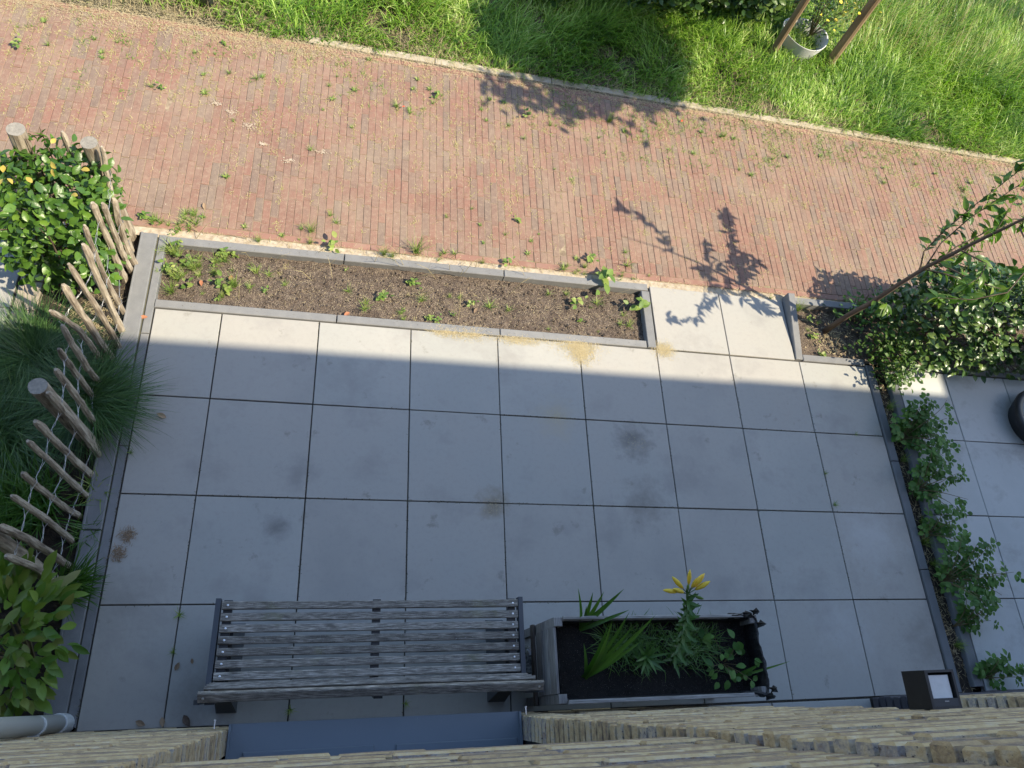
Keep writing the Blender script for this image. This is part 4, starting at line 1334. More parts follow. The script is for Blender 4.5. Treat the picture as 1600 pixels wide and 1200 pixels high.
def put_weed(x, y, kind, s, label, grp, z=0.0):
    o = link('weed', random.choice(WM[kind]), None, (x, y, z))
    o.rotation_euler = (0, 0, random.uniform(0, 2 * PI))
    o.scale = (s, s, s)
    return tag(o, label, 'weed', grp)
for x_, y_ in WEEDS:
    kd = random.choice(('rosette', 'rosette', 'tuft', 'tuft'))
    put_weed(x_, y_, kd, random.uniform(.45, 1.05), 'small green weed rooted in a joint of the sunlit brick road', 'weeds in the road joints')
WC = [(-.9, 4.6), (-.4, 4.5), (.5, 4.45), (.55, 4.2), (1.2, 4.6), (1.9, 4.5), (2.4, 4.4), (3.1, 4.4), (3.8, 4.55), (4.6, 4.5), (4.9, 4.3), (5.6, 4.5), (6.2, 4.4), (6.9, 4.5), (7.5, 4.4), (2.6, 3.2), (1.9, 3.3), (8.0, 4.6)]
for i in range(66):
    c_ = random.choice(WC)
    x_, y_ = c_[0] + random.gauss(0, .28), min(4.84, c_[1] + random.gauss(0, .16))
    x_ = round(x_ / BW) * BW - 3.0 % BW
    if y_ > 3.1:
        put_weed(x_, y_, random.choice(('tuft', 'dry', 'dry', 'dry', 'rosette', 'dicot')), random.uniform(.35, 1.15), 'small yellowish weed or dry sprig in a joint of the sunlit brick road', 'yellowish weeds in the road joints')
BIG = [(1.60, 2.965, 'big', .8, 'bushy grass tuft on the pale sand band, left of the tallest one'),
       (1.826, 3.004, 'big', 1.15, 'tallest grass tuft at the near edge of the brick road'),
       (3.45, 4.56, 'big', .8, 'dark grass tuft inside the tree shadow on the brick road'),
       (3.45, 3.10, 'tuft', 1.5, 'thin grass tuft on the road beside the planted bed corner'),
       (2.93, 3.0, 'tuft', 1.4, 'grass tuft at the road edge in front of the bed'),
       (4.55, 4.60, 'big', .55, 'long low green clump on the far side of the brick road'),
       (1.657, 4.36, 'tuft', 1.3, 'green clump with a red petal beside it on the brick road')]
for x_, y_, kd, s, lab in BIG:
    put_weed(x_, y_, kd, s, lab, None)
for x_, y_, s, lab in ((1.24, 2.975, 1.6, 'broad leaved seedling with two upright leaves on the sand band'), (3.222, 2.93, 2.4, 'leafy green weed leaning over the edging slab of the bed'), (3.15, 3.10, 1.4, 'dark leafy weed at the road edge beside the planted bed'),
                       (3.50, 2.74, 1.9, 'big green rosette weed in the right corner of the bed'), (2.50, 3.0, 1.1, 'small leafy weed pair on the near road edge')):
    put_weed(x_, y_, 'dicot', s, lab, None)
for i in range(34):
    x_ = random.choice((random.uniform(.4, 4.7), random.gauss(2.2, .5), random.gauss(3.2, .3)))
    put_weed(x_, random.gauss(3.0, .035), random.choice(('tuft', 'tuft', 'dry', 'big')), random.uniform(.35, .8), 'fine grass tuft along the sand band between the soil bed and the road', 'grass tufts along the sand band')
for i in range(24):
    put_weed(random.uniform(.45, 3.45), random.uniform(2.48, 2.85), random.choice(('tuft', 'tuft', 'dry', 'dry', 'dicot')), random.uniform(.4, 1.0), 'tiny sprout or dry sprig scattered in the edged soil bed', 'tiny sprouts in the soil bed', -.045)
for i in range(22):
    put_weed(.24 + abs(random.gauss(0, .28)), random.uniform(2.50, 2.86), random.choice(('tuft', 'tuft', 'big', 'dicot')), random.uniform(.5, 1.25), 'pale green grassy weed at the left end of the soil bed', 'grassy weeds at the left end of the bed', -.045)
BED = [(0.335, 2.767), (0.406, 2.811), (0.507, 2.789), (0.572, 2.812), (0.613, 2.86), (0.853, 2.731), (0.96, 2.669), (0.743, 2.619), (1.604, 2.63), (1.376, 2.666), (1.488, 2.537), (1.494, 2.578), (1.807, 2.766), (2.361, 2.644), (2.813, 2.8), (3.183, 2.758), (3.03, 2.731), (3.388, 2.681), (3.419, 2.591), (1.755, 2.48), (1.93, 2.497), (2.501, 2.632), (1.875, 2.644), (0.771, 2.746), (0.547, 2.621), (0.423, 2.679), (0.329, 2.668)]
for i, (x_, y_) in enumerate(BED):
    put_weed(x_, y_, 'tuft' if i % 4 else 'dicot', random.uniform(.8, 1.5), 'small seedling growing in the bare soil of the edged bed', 'seedlings in the soil bed', -.045)
n = 46
for i in range(12):
    put_weed(random.uniform(.22, .36) if i % 2 else random.uniform(.16, .30), random.uniform(2.56, 2.98), random.choice(('dicot', 'tuft', 'tuft')), random.uniform(.7, 1.3), 'leafy weed crowding the left corner of the soil bed by the fence', 'weeds at the left end of the bed', -.02)
for i in range(16):
    put_weed(random.uniform(.02, .40), random.uniform(2.98, 3.14), random.choice(('dicot', 'tuft', 'tuft', 'tuft')), random.uniform(.7, 1.2), 'weed in the green patch where hedge and road meet', 'weeds at the road corner')
for i in range(9):
    put_weed(random.uniform(4.84, 5.35), random.uniform(2.46, 2.95), random.choice(('dicot', 'tuft', 'big')), random.uniform(.6, 1.2), 'weed growing in the soil around the foot of the sapling', 'weeds around the sapling', -.03)
for x_, y_, lab in ((.60, .36, 'tall thin weed in the tile joint left of the bench'), (.603, .55, 'short weed in the tile joint above the tall one'), (1.21, .06, 'weed in the joint under the bench near its left leg'), (1.81, .07, 'weed in the joint under the middle of the bench'), (4.82, 1.25, 'tiny weed in the tile joint right of the patio centre'), (4.80, 1.48, 'tiny weed further up the same right hand tile joint'), (5.15, 1.80, 'tiny weed on the joint beside the right kerb'), (.225, 1.44, 'pale green creeper between kerb and tile at the dark tussock')):
    put_weed(x_, y_, 'tuft', random.uniform(.5, 1.0), lab, None)
# tiny dry sprigs in the joints: nobody could count them
parts = []
K = 5200
xs_ = RNG.uniform(-1.4, 9, K)
ys_ = 3.0 + 1.86 * RNG.beta(1.35, 1.0, K)
dens = RNG.uniform(0, 1, K) < (0.25 + 0.75 * np.clip((ys_ - 3.4) / 1.2, 0, 1))
xs_, ys_ = xs_[dens], ys_[dens]
xs_ = np.round(xs_ / BW) * BW - 3.0 % BW
b = np.stack([xs_, ys_, np.zeros(len(xs_))], 1)
rep = RNG.integers(2, 15, len(b))
spr = np.repeat(.004 + .0013 * rep, rep)
b = np.repeat(b, rep, axis=0)
b = b + RNG.normal(0, 1, b.shape) * spr[:, None] * [.8, 1.2, 0]
k = len(b)
V, T = ribbons(b, RNG.uniform(0, 2 * PI, k), RNG.uniform(.7, 1.5, k), RNG.uniform(1.2, 1.8, k), RNG.uniform(.008, .030, k), RNG.uniform(.0022, .005, k), 2)
tag(link('joint_sprigs', np_mesh('joint_sprigs', V, T, MT['weeddry'])), 'tiny dry sprigs and moss in the brick joints', 'weeds', kind='stuff')
xs_ = np.round(RNG.uniform(-.9, 8.8, 620) / BW) * BW - 3.0 % BW
ys_ = 4.84 - np.abs(RNG.normal(0, .30, 620))
b = np.stack([xs_, ys_, np.zeros(620)], 1)[(RNG.uniform(0, 1, 620) < .35 + .65 * (xs_ > 2.5)) & (fbm(xs_, ys_, 2.5, 31) > -.35)]
rep = RNG.integers(5, 26, len(b))
spr = np.repeat(.005 + .0011 * rep, rep)
b = np.repeat(b, rep, axis=0)
b = b + RNG.normal(0, 1, b.shape) * spr[:, None] * [1, 1, 0]
k = len(b)
V, T = ribbons(b, RNG.uniform(0, 2 * PI, k), RNG.uniform(.3, 1.3, k), RNG.uniform(.9, 1.8, k), RNG.uniform(.012, .038, k), RNG.uniform(.003, .006, k), 3)
tag(link('edge_weeds', np_mesh('edge_weeds', V, T, MT['weed'])), 'dense fine green weeds in the joints along the far edge of the road', 'weeds', kind='stuff')
# straw litter along both road edges
K = 9000
b = np.concatenate([np.stack([RNG.uniform(-1.6, 9.3, K), 4.86 + RNG.normal(0, .045, K), np.full(K, .012)], 1),
                    np.stack([RNG.uniform(-1.4, 1.2, 3500), 4.80 + RNG.normal(0, .09, 3500), np.full(3500, .006)], 1),
                    np.stack([RNG.uniform(.2, 5.2, 900), 2.97 + RNG.normal(0, .022, 900), np.full(900, .002)], 1)])
k = len(b)
V, T = ribbons(b, RNG.uniform(0, 2 * PI, k), RNG.uniform(1.2, 1.6, k), RNG.uniform(1.4, 1.8, k), RNG.uniform(.012, .045, k), RNG.uniform(.0014, .003, k), 2)
tag(link('dry_litter', np_mesh('dry_litter', V, T, MT['straw'])), 'dry straw litter lying along the edges of the brick road', 'straw', kind='stuff')
# long thin dead stalks arching over the bed (their shadows cross the soil)
for i in range(34):
    x_ = random.uniform(.35, 3.45)
    y_ = random.uniform(2.86, 3.0) if i % 2 else random.uniform(2.5, 2.85)
    zb = 0 if i % 2 else -.045
    a = random.uniform(0, 2 * PI)
    L = random.uniform(.16, .34)
    g = G()
    e_ = Vector((math.cos(a) * L * .6, math.sin(a) * L * .35, L * .75))
    g.tube([(0, 0, 0), e_ * .5 + Vector((0, 0, .04)), e_], [.0018, .0015, .001], 4)
    g.tube([e_ * .5 + Vector((0, 0, .04)), e_ * .7 + Vector((.05, .02, .05))], .0007, 3)
    o = g.obj('dead_stalk', MT['grassdry'], None, loc=(x_, y_, zb))
    tag(o, 'hair thin dry stalk standing over the soil bed', 'stalk', 'dry stalks over the bed')

# fallen leaves
def fallen(x_, y_, s, m, lab, z=0.004):
    V, T = leaf_tpl(.5, .3, -.1, 4, .03)
    o = link('fallen_leaf', np_mesh('fallen_leaf', V, T, m), None, (x_, y_, z))
    o.rotation_euler = (random.uniform(-.2, .2), random.uniform(-.2, .2), random.uniform(0, 6.3))
    o.scale = (s, s, s)
    tag(o, lab, 'leaf')
fallen(.38, 1.66, .06, MT['deadleaf'], 'brown fallen leaf on the shaded tile beside the dark tussock')
fallen(.62, .27, .045, MT['deadleaf'], 'curled brown leaf on the tile left of the bench end')
fallen(.70, .30, .03, MT['deadleaf'], 'pale crumpled leaf by the tile joint near the bench')
fallen(.59, .055, .05, MT['deadleaf'], 'dried star shaped leaf on the joint at the wall foot')
fallen(.47, .04, .055, MT['deadleaf'], 'curled dry leaf against the wall foot left of the star shaped one')
fallen(.69, .06, .07, MT['bark'] , 'dark curled leaf under the left end of the bench')
fallen(.13, 2.31, .05, MT['redleaf'], 'red leaf in the sandy gap between the two kerbs')
fallen(.62, 2.70, .06, MT['redleaf'], 'rusty orange leaf on the soil near the left end of the bed', -.035)
fallen(.44, 2.64, .05, MT['redleaf'], 'rusty leaf among the weeds at the left of the bed', -.03)
fallen(1.39, 2.50, .06, MT['redleaf'], 'tan leaf on the soil at the front edging slab', -.035)
fallen(2.27, 2.62, .05, MT['deadleaf'], 'tan leaf in the middle of the soil bed', -.035)
fallen(.40, 3.17, .05, MT['deadleaf'], 'brown leaf above the corner weeds by the road')
fallen(1.72, 4.345, .03, MT['redpetal'], 'red petal on a green clump in the brick road', .03)
fallen(4.15, 4.70, .035, MT['redpetal'], 'orange petal by the tree shadow on the brick road', .02)

# ================================================================== GRASS VERGE
K = 135000
gx = RNG.uniform(-1.6, 10.2, K)
gy = 4.925 + .03 * fbm(gx, gx * 0, 6, 44) + np.where(gx < 1.1, -.04, 0) + 3.2 * RNG.uniform(0, 1, K) ** 1.25
lim = 5.3 + 0.33 * (gx + 0.0) + .55
ok = gy < lim + .3
bare = fbm(gx, gy, 4.5, 3)
ok &= (bare < .62) | (RNG.uniform(0, 1, K) < .15)
edge = np.clip((gy - 4.93) / .25, 0, 1)
thin = np.where(gx < .3, np.clip((gy - 4.90 - .14 * (0.3 - gx)) / .15, .05, 1), 1)
ok &= RNG.uniform(0, 1, K) < (.45 + .55 * edge) * thin
gx, gy = gx[ok], gy[ok]
n = len(gx)
tall = .055 + .085 * np.clip((gy - 4.95) / .9, 0, 1) + .05 * np.clip(fbm(gx, gy, 2.2, 5), -1, 1) + .07 * np.clip((gx - 5) / 3, 0, 1)
H = np.clip(tall * 1.25, .035, .42) * RNG.uniform(.5, 1.7, n)
swirl = fbm(gx, gy, 1.7, 9) * PI + RNG.normal(0, 1.1, n)
V, T = ribbons(np.stack([gx, gy, np.full(n, -.01)], 1), swirl, RNG.uniform(.05, .6, n), RNG.uniform(.7, 2.2, n), H, RNG.uniform(.005, .0125, n), 4)
tag(link('grass', np_mesh('grass', V, T, MT['grass'])), 'bright green uncut grass on the verge beyond the brick road', 'grass', kind='stuff')
# paler dead blades among them
K = 26000
gx = RNG.uniform(-1.6, 10, K)
gy = 4.93 + 3 * RNG.uniform(0, 1, K) ** 1.6
V, T = ribbons(np.stack([gx, gy, np.full(K, -.005)], 1), RNG.uniform(0, 2 * PI, K), RNG.uniform(.2, 1.2, K), RNG.uniform(1.0, 2.0, K), RNG.uniform(.03, .15, K), RNG.uniform(.002, .004, K), 3)
tag(link('dry_grass', np_mesh('dry_grass', V, T, MT['grassdry'])), 'pale dead blades mixed into the grass verge', 'grass', kind='stuff')
# seed-head stems on the right
K = 2600
gx = RNG.uniform(6.0, 10, K)
gy = RNG.uniform(5.9, 8.3, K)
V, T = ribbons(np.stack([gx, gy, np.zeros(K)], 1), RNG.normal(2.4, .9, K), RNG.uniform(0, .3, K), RNG.uniform(.3, .9, K), RNG.uniform(.25, .5, K), RNG.uniform(.003, .006, K), 4)
tag(link('tall_grass', np_mesh('tall_grass', V, T, MT['grassdry'])), 'taller pale grass stems in the upper right corner', 'grass', kind='stuff')

# ================================================================== TREE GUARD GROUP
TC = Vector((5.58, 5.95, -.09))
t = thing('planting_tub', 'pale grey plastic tub around a young tree, between two wooden stakes in the grass', 'tub', TC)
g = G()
n = 28
rings = [(.0, .17), (.27, .235), (.276, .235), (.27, .224), (.06, .17)]
vs = []
for zz, rr in rings:
    for k in range(n):
        a = 2 * PI * k / n
        vs.append((math.cos(a) * rr * 1.05, math.sin(a) * rr * .95, zz + .012 * math.sin(2 * a + 1)))
fs = [(j * n + k, j * n + (k + 1) % n, (j + 1) * n + (k + 1) % n, (j + 1) * n + k) for j in range(4) for k in range(n)]
g.add(vs, fs)
g.obj('tub_wall', MT['tub'], t, smooth=True)
g = G()
g.add([(math.cos(2 * PI * k / n) * .19, math.sin(2 * PI * k / n) * .17, .10) for k in range(n)], [tuple(range(n))])
g.obj('soil', MT['bedsoil'], t)
for bx, by, tx, ty, r, lab in ((5.27, 5.77, 5.20, 5.80, .036, 'round wooden tree stake left of the grey tub'), (5.93, 5.80, 5.88, 5.86, .046, 'thicker round wooden tree stake right of the grey tub'), (5.62, 6.42, 5.60, 6.40, .034, 'darker round tree stake behind the grey tub')):
    s_ = thing('tree_stake', lab, 'stake', (bx, by, 0))
    g = G()
    g.tube([(0, 0, -.1), ((tx - bx) * .5, (ty - by) * .5, .9), (tx - bx, ty - by, 1.8)], [r * 1.05, r, r * .95], 12, wob=.02)
    g.obj('pole', MT['treestake'], s_)
t = thing('flowering_plant', 'bushy green plant with small yellow flowers growing out of the grey tub', 'plant', (5.72, 6.06, .1))
n = 700
P = np.stack([RNG.normal(5.74, .17, n), RNG.normal(6.12, .14, n), RNG.uniform(.12, .62, n)], 1)
foliage(t, P, rand_dirs(n, -.2, .9), up_normals(n, .6), RNG.uniform(.03, .055, n), [leaf_tpl(.35, .1, .2), leaf_tpl(.45, .1, .3)], MT['shrub2'], maxparts=0)
n = 46
P = np.stack([RNG.normal(5.76, .16, n), RNG.normal(6.0, .15, n), RNG.uniform(.35, .75, n)], 1)
foliage(t, P, rand_dirs(n), up_normals(n, .3), RNG.uniform(.03, .045, n), [leaf_tpl(.9, .1, .0)], MT['yellow'], maxparts=46, partname='flower')
g = G()
for i in range(22):
    e_ = Vector((random.gauss(0, .16), random.gauss(.0, .14), random.uniform(.3, .6)))
    g.tube([(0, 0, -.03), e_ * .55 + Vector((0, 0, .05)), e_], [.004, .003, .002], 4)
g.obj('stem', MT['twig'], t)

# dark leafy shrubs beyond the verge
tp_d = [leaf_tpl(.5, .12, .15), leaf_tpl(.6, .12, .2)]
for cx_, cy_, rx, ry, rz, n, lab in ((3.95, 6.20, .85, .36, .50, 2200, 'dark leafy shrub in shade at the top edge, centre'), (4.92, 6.33, .50, .42, .60, 1700, 'dark leafy shrub behind the left tree stake'), (2.85, 6.0, .45, .25, .32, 800, 'low dark leafy shrub at the top edge left of the others')):
    t = thing('shrub', lab, 'shrub', (cx_, cy_, 0))
    u = RNG.normal(0, 1, (n, 3))
    u /= np.linalg.norm(u, axis=1)[:, None]
    u *= RNG.uniform(.55, 1.08, n)[:, None]
    P = u * [rx, ry, rz] + [cx_, cy_, rz * .8]
    P[:, 2] = np.abs(P[:, 2])
    foliage(t, P, rand_dirs(n), u + up_normals(n, .5) * .5, RNG.uniform(.05, .10, n), tp_d, MT['shrub'], maxparts=60)
    g = G()
    for i in range(10):
        g.tube([(random.uniform(-.1, .1), random.uniform(-.1, .1), -.05), (random.uniform(-rx, rx) * .6, random.uniform(-ry, ry) * .6, rz)], [.012, .004], 5)
    g.obj('stem', MT['bark'], t)
# post at the top left
t = thing('post', 'short dark grey post standing in the grass at the top edge, left', 'post', (.17, 5.12, 0))
g = G()
g.tube([(0, 0, -.1), (0, 0, .9)], .052, 16)
g.obj('pole', MT['bollard'], t, smooth=True)
g = G()
g.tube([(0, 0, .9), (0, 0, .915), (0, 0, .925)], [.056, .056, .03], 16)
g.obj('cap', MT['bollard'], t)

# ================================================================== SAPLING
tree = thing('young_tree', 'slender young tree with drooping pointed leaves leaning over the right hand bed', 'tree', (5.127, 2.698, -.03))
TB = Vector((5.127, 2.698, -.03))
def tb(g, pts, r, n=8):
    g.tube([Vector(p) - TB for p in pts], r, n)
g = G()
tb(g, [(5.127, 2.698, -.03), (5.135, 2.69, .25), (5.152, 2.665, .5), (5.165, 2.66, .75), (5.172, 2.645, 1.0), (5.215, 2.615, 1.3), (5.27, 2.57, 1.68), (5.27, 2.50, 2.1), (5.24, 2.42, 2.5)], [.025, .020, .018, .016, .014, .0115, .008, .005, .002], 10)
g.obj('trunk', MT['bark'], tree, smooth=True)
BR = [[(5.172, 2.645, .98), (5.22, 2.76, 1.12), (5.33, 2.86, 1.27), (5.45, 2.93, 1.42), (5.56, 2.99, 1.58), (5.66, 3.05, 1.72)],
      [(5.18, 2.65, .93), (5.16, 2.75, 1.03), (5.24, 2.84, 1.16), (5.36, 2.94, 1.32), (5.5, 3.04, 1.5), (5.58, 3.10, 1.62)],
      [(5.19, 2.64, 1.06), (5.30, 2.72, 1.16), (5.42, 2.76, 1.28), (5.50, 2.80, 1.38)],
      [(5.19, 2.63, 1.1), (5.32, 2.66, 1.18), (5.40, 2.74, 1.22), (5.52, 2.80, 1.25)],
      [(5.28, 2.55, 1.60), (5.27, 2.30, 1.62), (5.10, 2.12, 1.52), (4.92, 2.10, 1.44), (4.74, 2.13, 1.38)],
      [(5.19, 2.63, 1.08), (5.24, 2.50, 1.16), (5.30, 2.42, 1.20), (5.40, 2.38, 1.22), (5.52, 2.36, 1.22)],
      [(5.20, 2.62, 1.25), (5.25, 2.45, 1.35), (5.12, 2.32, 1.38), (5.02, 2.26, 1.36)],
      [(5.14, 2.68, .52), (5.17, 2.62, .56), (5.20, 2.60, .57)],
      [(5.27, 2.52, 1.95), (5.3, 2.66, 2.1), (5.22, 2.75, 2.25), (5.15, 2.75, 2.35)],
      [(5.30, 2.53, 1.7), (5.42, 2.45, 1.8), (5.5, 2.3, 1.85), (5.6, 2.2, 1.9)],
      [(5.24, 2.6, 1.42), (5.36, 2.68, 1.46), (5.5, 2.7, 1.5)],
      [(5.17, 2.64, .98), (5.24, 2.56, 1.06), (5.32, 2.50, 1.10), (5.38, 2.44, 1.10)],
      [(5.25, 2.59, 1.45), (5.3, 2.7, 1.55), (5.33, 2.78, 1.62)]]
P, D = [], []
for br in BR:
    g = G()
    r0 = .006 if len(br) > 3 else .0035
    tb(g, br, [r0 * (1 - .75 * i / (len(br) - 1)) for i in range(len(br))], 6)
    g.obj('branch', MT['bark'], tree)
    for bi, (a, b) in enumerate(zip(br[:-1], br[1:])):
        a, b = Vector(a), Vector(b)
        if bi == 0 and len(br) > 4:
            continue
        m_ = max(2, int((b - a).length / .017))
        for k in range(m_):
            if random.random() < .97:
                p = a.lerp(b, k / m_)
                d_ = (b - a).normalized() + Vector((random.uniform(-1, 1), random.uniform(-1, 1), random.uniform(-1.1, .1)))
                P.append(p)
                D.append(d_)
    for k in range(8):
        P.append(Vector(br[-1]))
        D.append(Vector((random.uniform(-1, 1), random.uniform(-1, 1), random.uniform(-1, .3))))
P = np.array(P)
D = np.array(D)
foliage(tree, P, D, up_normals(len(P), .6), RNG.uniform(.06, .105, len(P)), [leaf_tpl(.36, .14, .25, 5, 0, .4), leaf_tpl(.42, .1, .35, 5, 0, .45)], MT['tree'])
# a bigger tree whose trunk stands outside the right edge; its crown shades the verge
TB = Vector((9.9, 6.5, -.03))
big = thing('street_tree', 'tall leafy tree outside the right edge whose crown shadow falls on the verge', 'tree', TB)
g = G()
tb(g, [(9.9, 6.5, -.05), (9.85, 6.45, 1.4), (9.6, 6.3, 2.7), (8.4, 5.6, 3.2), (6.8, 4.7, 3.3), (5.8, 4.3, 3.1)], [.09, .075, .05, .03, .018, .008], 10)
tb(g, [(9.85, 6.45, 1.5), (10.0, 6.5, 2.8), (10.1, 6.7, 4.4)], [.07, .05, .02], 10)
g.obj('trunk', MT['bark'], big, smooth=True)
n = 10500
u = RNG.normal(0, 1, (n, 3))
u /= np.linalg.norm(u, axis=1)[:, None]
u *= (RNG.uniform(.2, 1.1, n) ** .6)[:, None]
P = u * [.90, .64, .40] + [5.42, 4.34, 3.0]
clump = RNG.integers(0, 6, 900)
cc = np.array([[4.70, 3.62, 2.9], [5.15, 3.60, 2.9], [5.50, 3.66, 2.9], [5.95, 3.80, 2.9], [6.2, 3.92, 3.0], [4.70, 4.1, 3.0]])
P = np.concatenate([P, cc[clump] + RNG.normal(0, .10, (900, 3)), RNG.normal(0, 1, (2600, 3)) * [.6, .6, .8] + [10.3, 6.9, 4.6]])
n = len(P)
V, T = leaf_tpl(.5, .1, .2, 3)
F_ = frames(rand_dirs(n, -.8, .2), up_normals(n, .7))
S_ = RNG.uniform(.08, .12, n)
W_ = np.einsum('nij,kj->nki', F_ * S_[:, None, None], V) + (P - np.array(TB))[:, None, :]
o = link('crown', np_mesh('crown', W_.reshape(-1, 3), (T[None] + (np.arange(n) * len(V))[:, None, None]).reshape(-1, 3), MT['tree']), big)
o['kind'] = 'stuff'
g = G()
for i in range(26):
    e_ = Vector((5.45 + random.uniform(-.8, .8), 4.15 + random.uniform(-.55, .5), 3.0 + random.uniform(-.3, .3)))
    s_ = Vector((6.6, 4.6, 3.3)).lerp(Vector((5.8, 4.3, 3.1)), random.random())
    tb(g, [s_, s_.lerp(e_, .5) + Vector((0, 0, .05)), e_], [.008, .005, .003], 5)
g.obj('branch', MT['bark'], big)

# ================================================================== RIGHT PLANTING
t = thing('glossy_shrub', 'dark glossy holly like shrub filling the bed at the right edge', 'shrub', (6.2, 2.68, 0))
n = 9000
P = np.stack([RNG.uniform(5.48, 7.6, n), RNG.uniform(2.30, 3.05, n), RNG.uniform(.10, .95, n)], 1)
sh = np.abs((P[:, 1] - 2.68) / .36) ** 2.5 + np.clip((P[:, 2] - .25) / .62, 0, 9) ** 2.5 + np.clip((5.80 - P[:, 0]) / .32, 0, 9) ** 2
keep = (sh < 1.0 + .6 * fbm(P[:, 0], P[:, 1] + P[:, 2], 7, 21)) & (sh > .22)
P = P[keep]
n = len(P)
o_ = np.stack([np.minimum(0, P[:, 0] - 5.9), (P[:, 1] - 2.68), np.full(n, .35)], 1)
foliage(t, P, rand_dirs(n), o_ * 1.6 + RNG.normal(0, .45, (n, 3)), RNG.uniform(.045, .075, n), [leaf_tpl(.62, .2, .2, 5, .05), leaf_tpl(.7, .15, .1, 5, .06), leaf_tpl(.5, .25, .25, 5, .04)], MT['shrub'])
g = G()
for i in range(30):
    xx = random.uniform(-.5, 1.2)
    g.tube([(xx, random.uniform(-.1, .1), -.05), (xx + random.uniform(-.2, .2), random.uniform(-.25, .25), random.uniform(.4, .8))], [.008, .003], 5)
g.obj('stem', MT['bark'], t)
for cx_, cy_, rx, ry, hh, n, m, lab in ((5.50, 2.50, .22, .16, .34, 420, 'shrub2', 'light green small leaved bush at the corner of the right hand kerb'),
                                        (5.42, 2.82, .20, .12, .30, 240, 'rose', 'leafy low plant in the shade behind the young tree trunk'),
                                        (5.56, 2.28, .10, .14, .28, 260, 'shrub2', 'small leaved bush spilling over the top of the narrow soil strip')):
    t = thing('low_shrub', lab, 'shrub', (cx_, cy_, 0))
    P = np.stack([RNG.normal(cx_, rx * .55, n), RNG.normal(cy_, ry * .55, n), RNG.uniform(.02, hh, n)], 1)
    foliage(t, P, rand_dirs(n), up_normals(n, .45), RNG.uniform(.028, .05, n), [leaf_tpl(.5, .12, .2), leaf_tpl(.6, .12, .15)], MT[m], maxparts=150)
    g = G()
    for i in range(10):
        g.tube([(random.uniform(-.03, .03), random.uniform(-.03, .03), -.03), (random.uniform(-rx, rx) * .8, random.uniform(-ry, ry) * .8, hh * .8)], [.004, .002], 4)
    g.obj('stem', MT['twig'], t)

def rose(label, cx_, cy_, canes, seed):
    random.seed(seed)
    t = thing('rose_bush', label, 'shrub', (cx_, cy_, -.03))
    P, D = [], []
    for (az_, L, rise) in canes:
        g = G()
        pts = []
        p = Vector((cx_, cy_, -.03))
        th = .15
        a = az_
        steps = 9
        for i in range(steps + 1):
            pts.append(p - Vector(t.location))
            th += rise / steps * random.uniform(.6, 1.4)
            a += random.uniform(-.15, .15)
            d_ = Vector((math.cos(a) * math.sin(th), math.sin(a) * math.sin(th), math.cos(th)))
            q = p + d_ * L / steps
            if i > 1:
                for side in (-1, 1):
                    if random.random() < .55:
                        la = a + side * random.uniform(.7, 1.5)
                        pd = Vector((math.cos(la), math.sin(la), random.uniform(-.1, .35)))
                        for k in range(1, 4):
                            base = p + pd * (.018 * k)
                            for s2 in ((-1, 1) if k < 3 else (0,)):
                                ld = Vector((math.cos(la + s2 * 1.1), math.sin(la + s2 * 1.1), random.uniform(-.2, .2)))
                                P.append(base)
                                D.append(ld)
            p = q
        g.tube(pts, [.004 - .0003 * i for i in range(len(pts))], 5)
        g.obj('cane', MT['twig'], t)
    n = len(P)
    foliage(t, np.array(P), np.array(D), up_normals(n, .3), RNG.uniform(.034, .052, n), [leaf_tpl(.62, .1, .12), leaf_tpl(.7, .12, .18)], MT['rose'], maxparts=300)
rose('rose like bush sprawling from the soil strip over the neighbour tiles, farthest from the wall', 5.54, 1.78,
     [(.2, .42, 1.3), (.7, .48, 1.2), (-.3, .40, 1.4), (-.9, .36, 1.2), (1.3, .40, 1.1), (.1, .3, 1.0), (2.5, .26, 1.1), (-1.4, .40, 1.2), (.5, .28, 1.0), (1.7, .38, 1.0), (2.0, .3, .8), (.9, .3, .8), (-.6, .3, .7)], 5)
rose('rose like bush hanging over the narrow soil strip, middle one of three', 5.55, 1.38,
     [(.3, .36, 1.2), (-.5, .38, 1.2), (-1.1, .36, 1.1), (1.0, .3, 1.1), (0., .30, 1.3), (-1.5, .30, 1.0), (1.6, .36, .9), (2.3, .25, .8), (.6, .25, .7)], 8)
rose('rose like bush with long canes reaching over the neighbour tiles, nearest to the wall', 5.56, .72,
     [(.9, .42, 1.2), (.35, .50, 1.35), (-.2, .40, 1.2), (1.5, .40, 1.1), (-.8, .34, 1.1), (1.2, .34, 1.0), (.1, .3, 1.0), (.6, .45, 1.1), (-1.3, .35, 1.0), (2.0, .25, .9), (.0, .45, 1.4)], 13)
rose('trailing leafy bush low over the narrow soil strip between the middle and nearest rose bushes', 5.55, 1.05, [(.6, .30, 1.2), (-.4, .26, 1.2), (1.4, .28, 1.0), (.0, .25, 1.3), (2.2, .2, .9)], 23)
rose('trailing leafy stems at the near end of the strip below the long caned rose bush', 5.57, .42, [(.9, .28, 1.2), (.1, .26, 1.3), (1.6, .25, 1.0), (.5, .34, 1.3)], 29)
rose('small leafy seedling bush against the wall at the end of the soil strip', 5.68, .08, [(.5, .22, 1.0), (.1, .30, 1.3), (1.3, .2, .9), (2.2, .14, .9)], 17)
random.seed(99)
strands('strip_litter', 'dead leaves and stems littering the narrow soil strip', [(5.53, .4, .03, .25), (5.53, 1.1, .03, .35), (5.53, 1.9, .03, .3)], 700, MT['straw'], (.02, .07), (.0015, .0035), z=-.03, zs=.01)
strands('bed_litter', 'dead leaves and stems under the young tree', [(5.2, 2.62, .13, .10)], 380, MT['straw'], (.015, .05), (.002, .006), z=-.03, zs=.012)
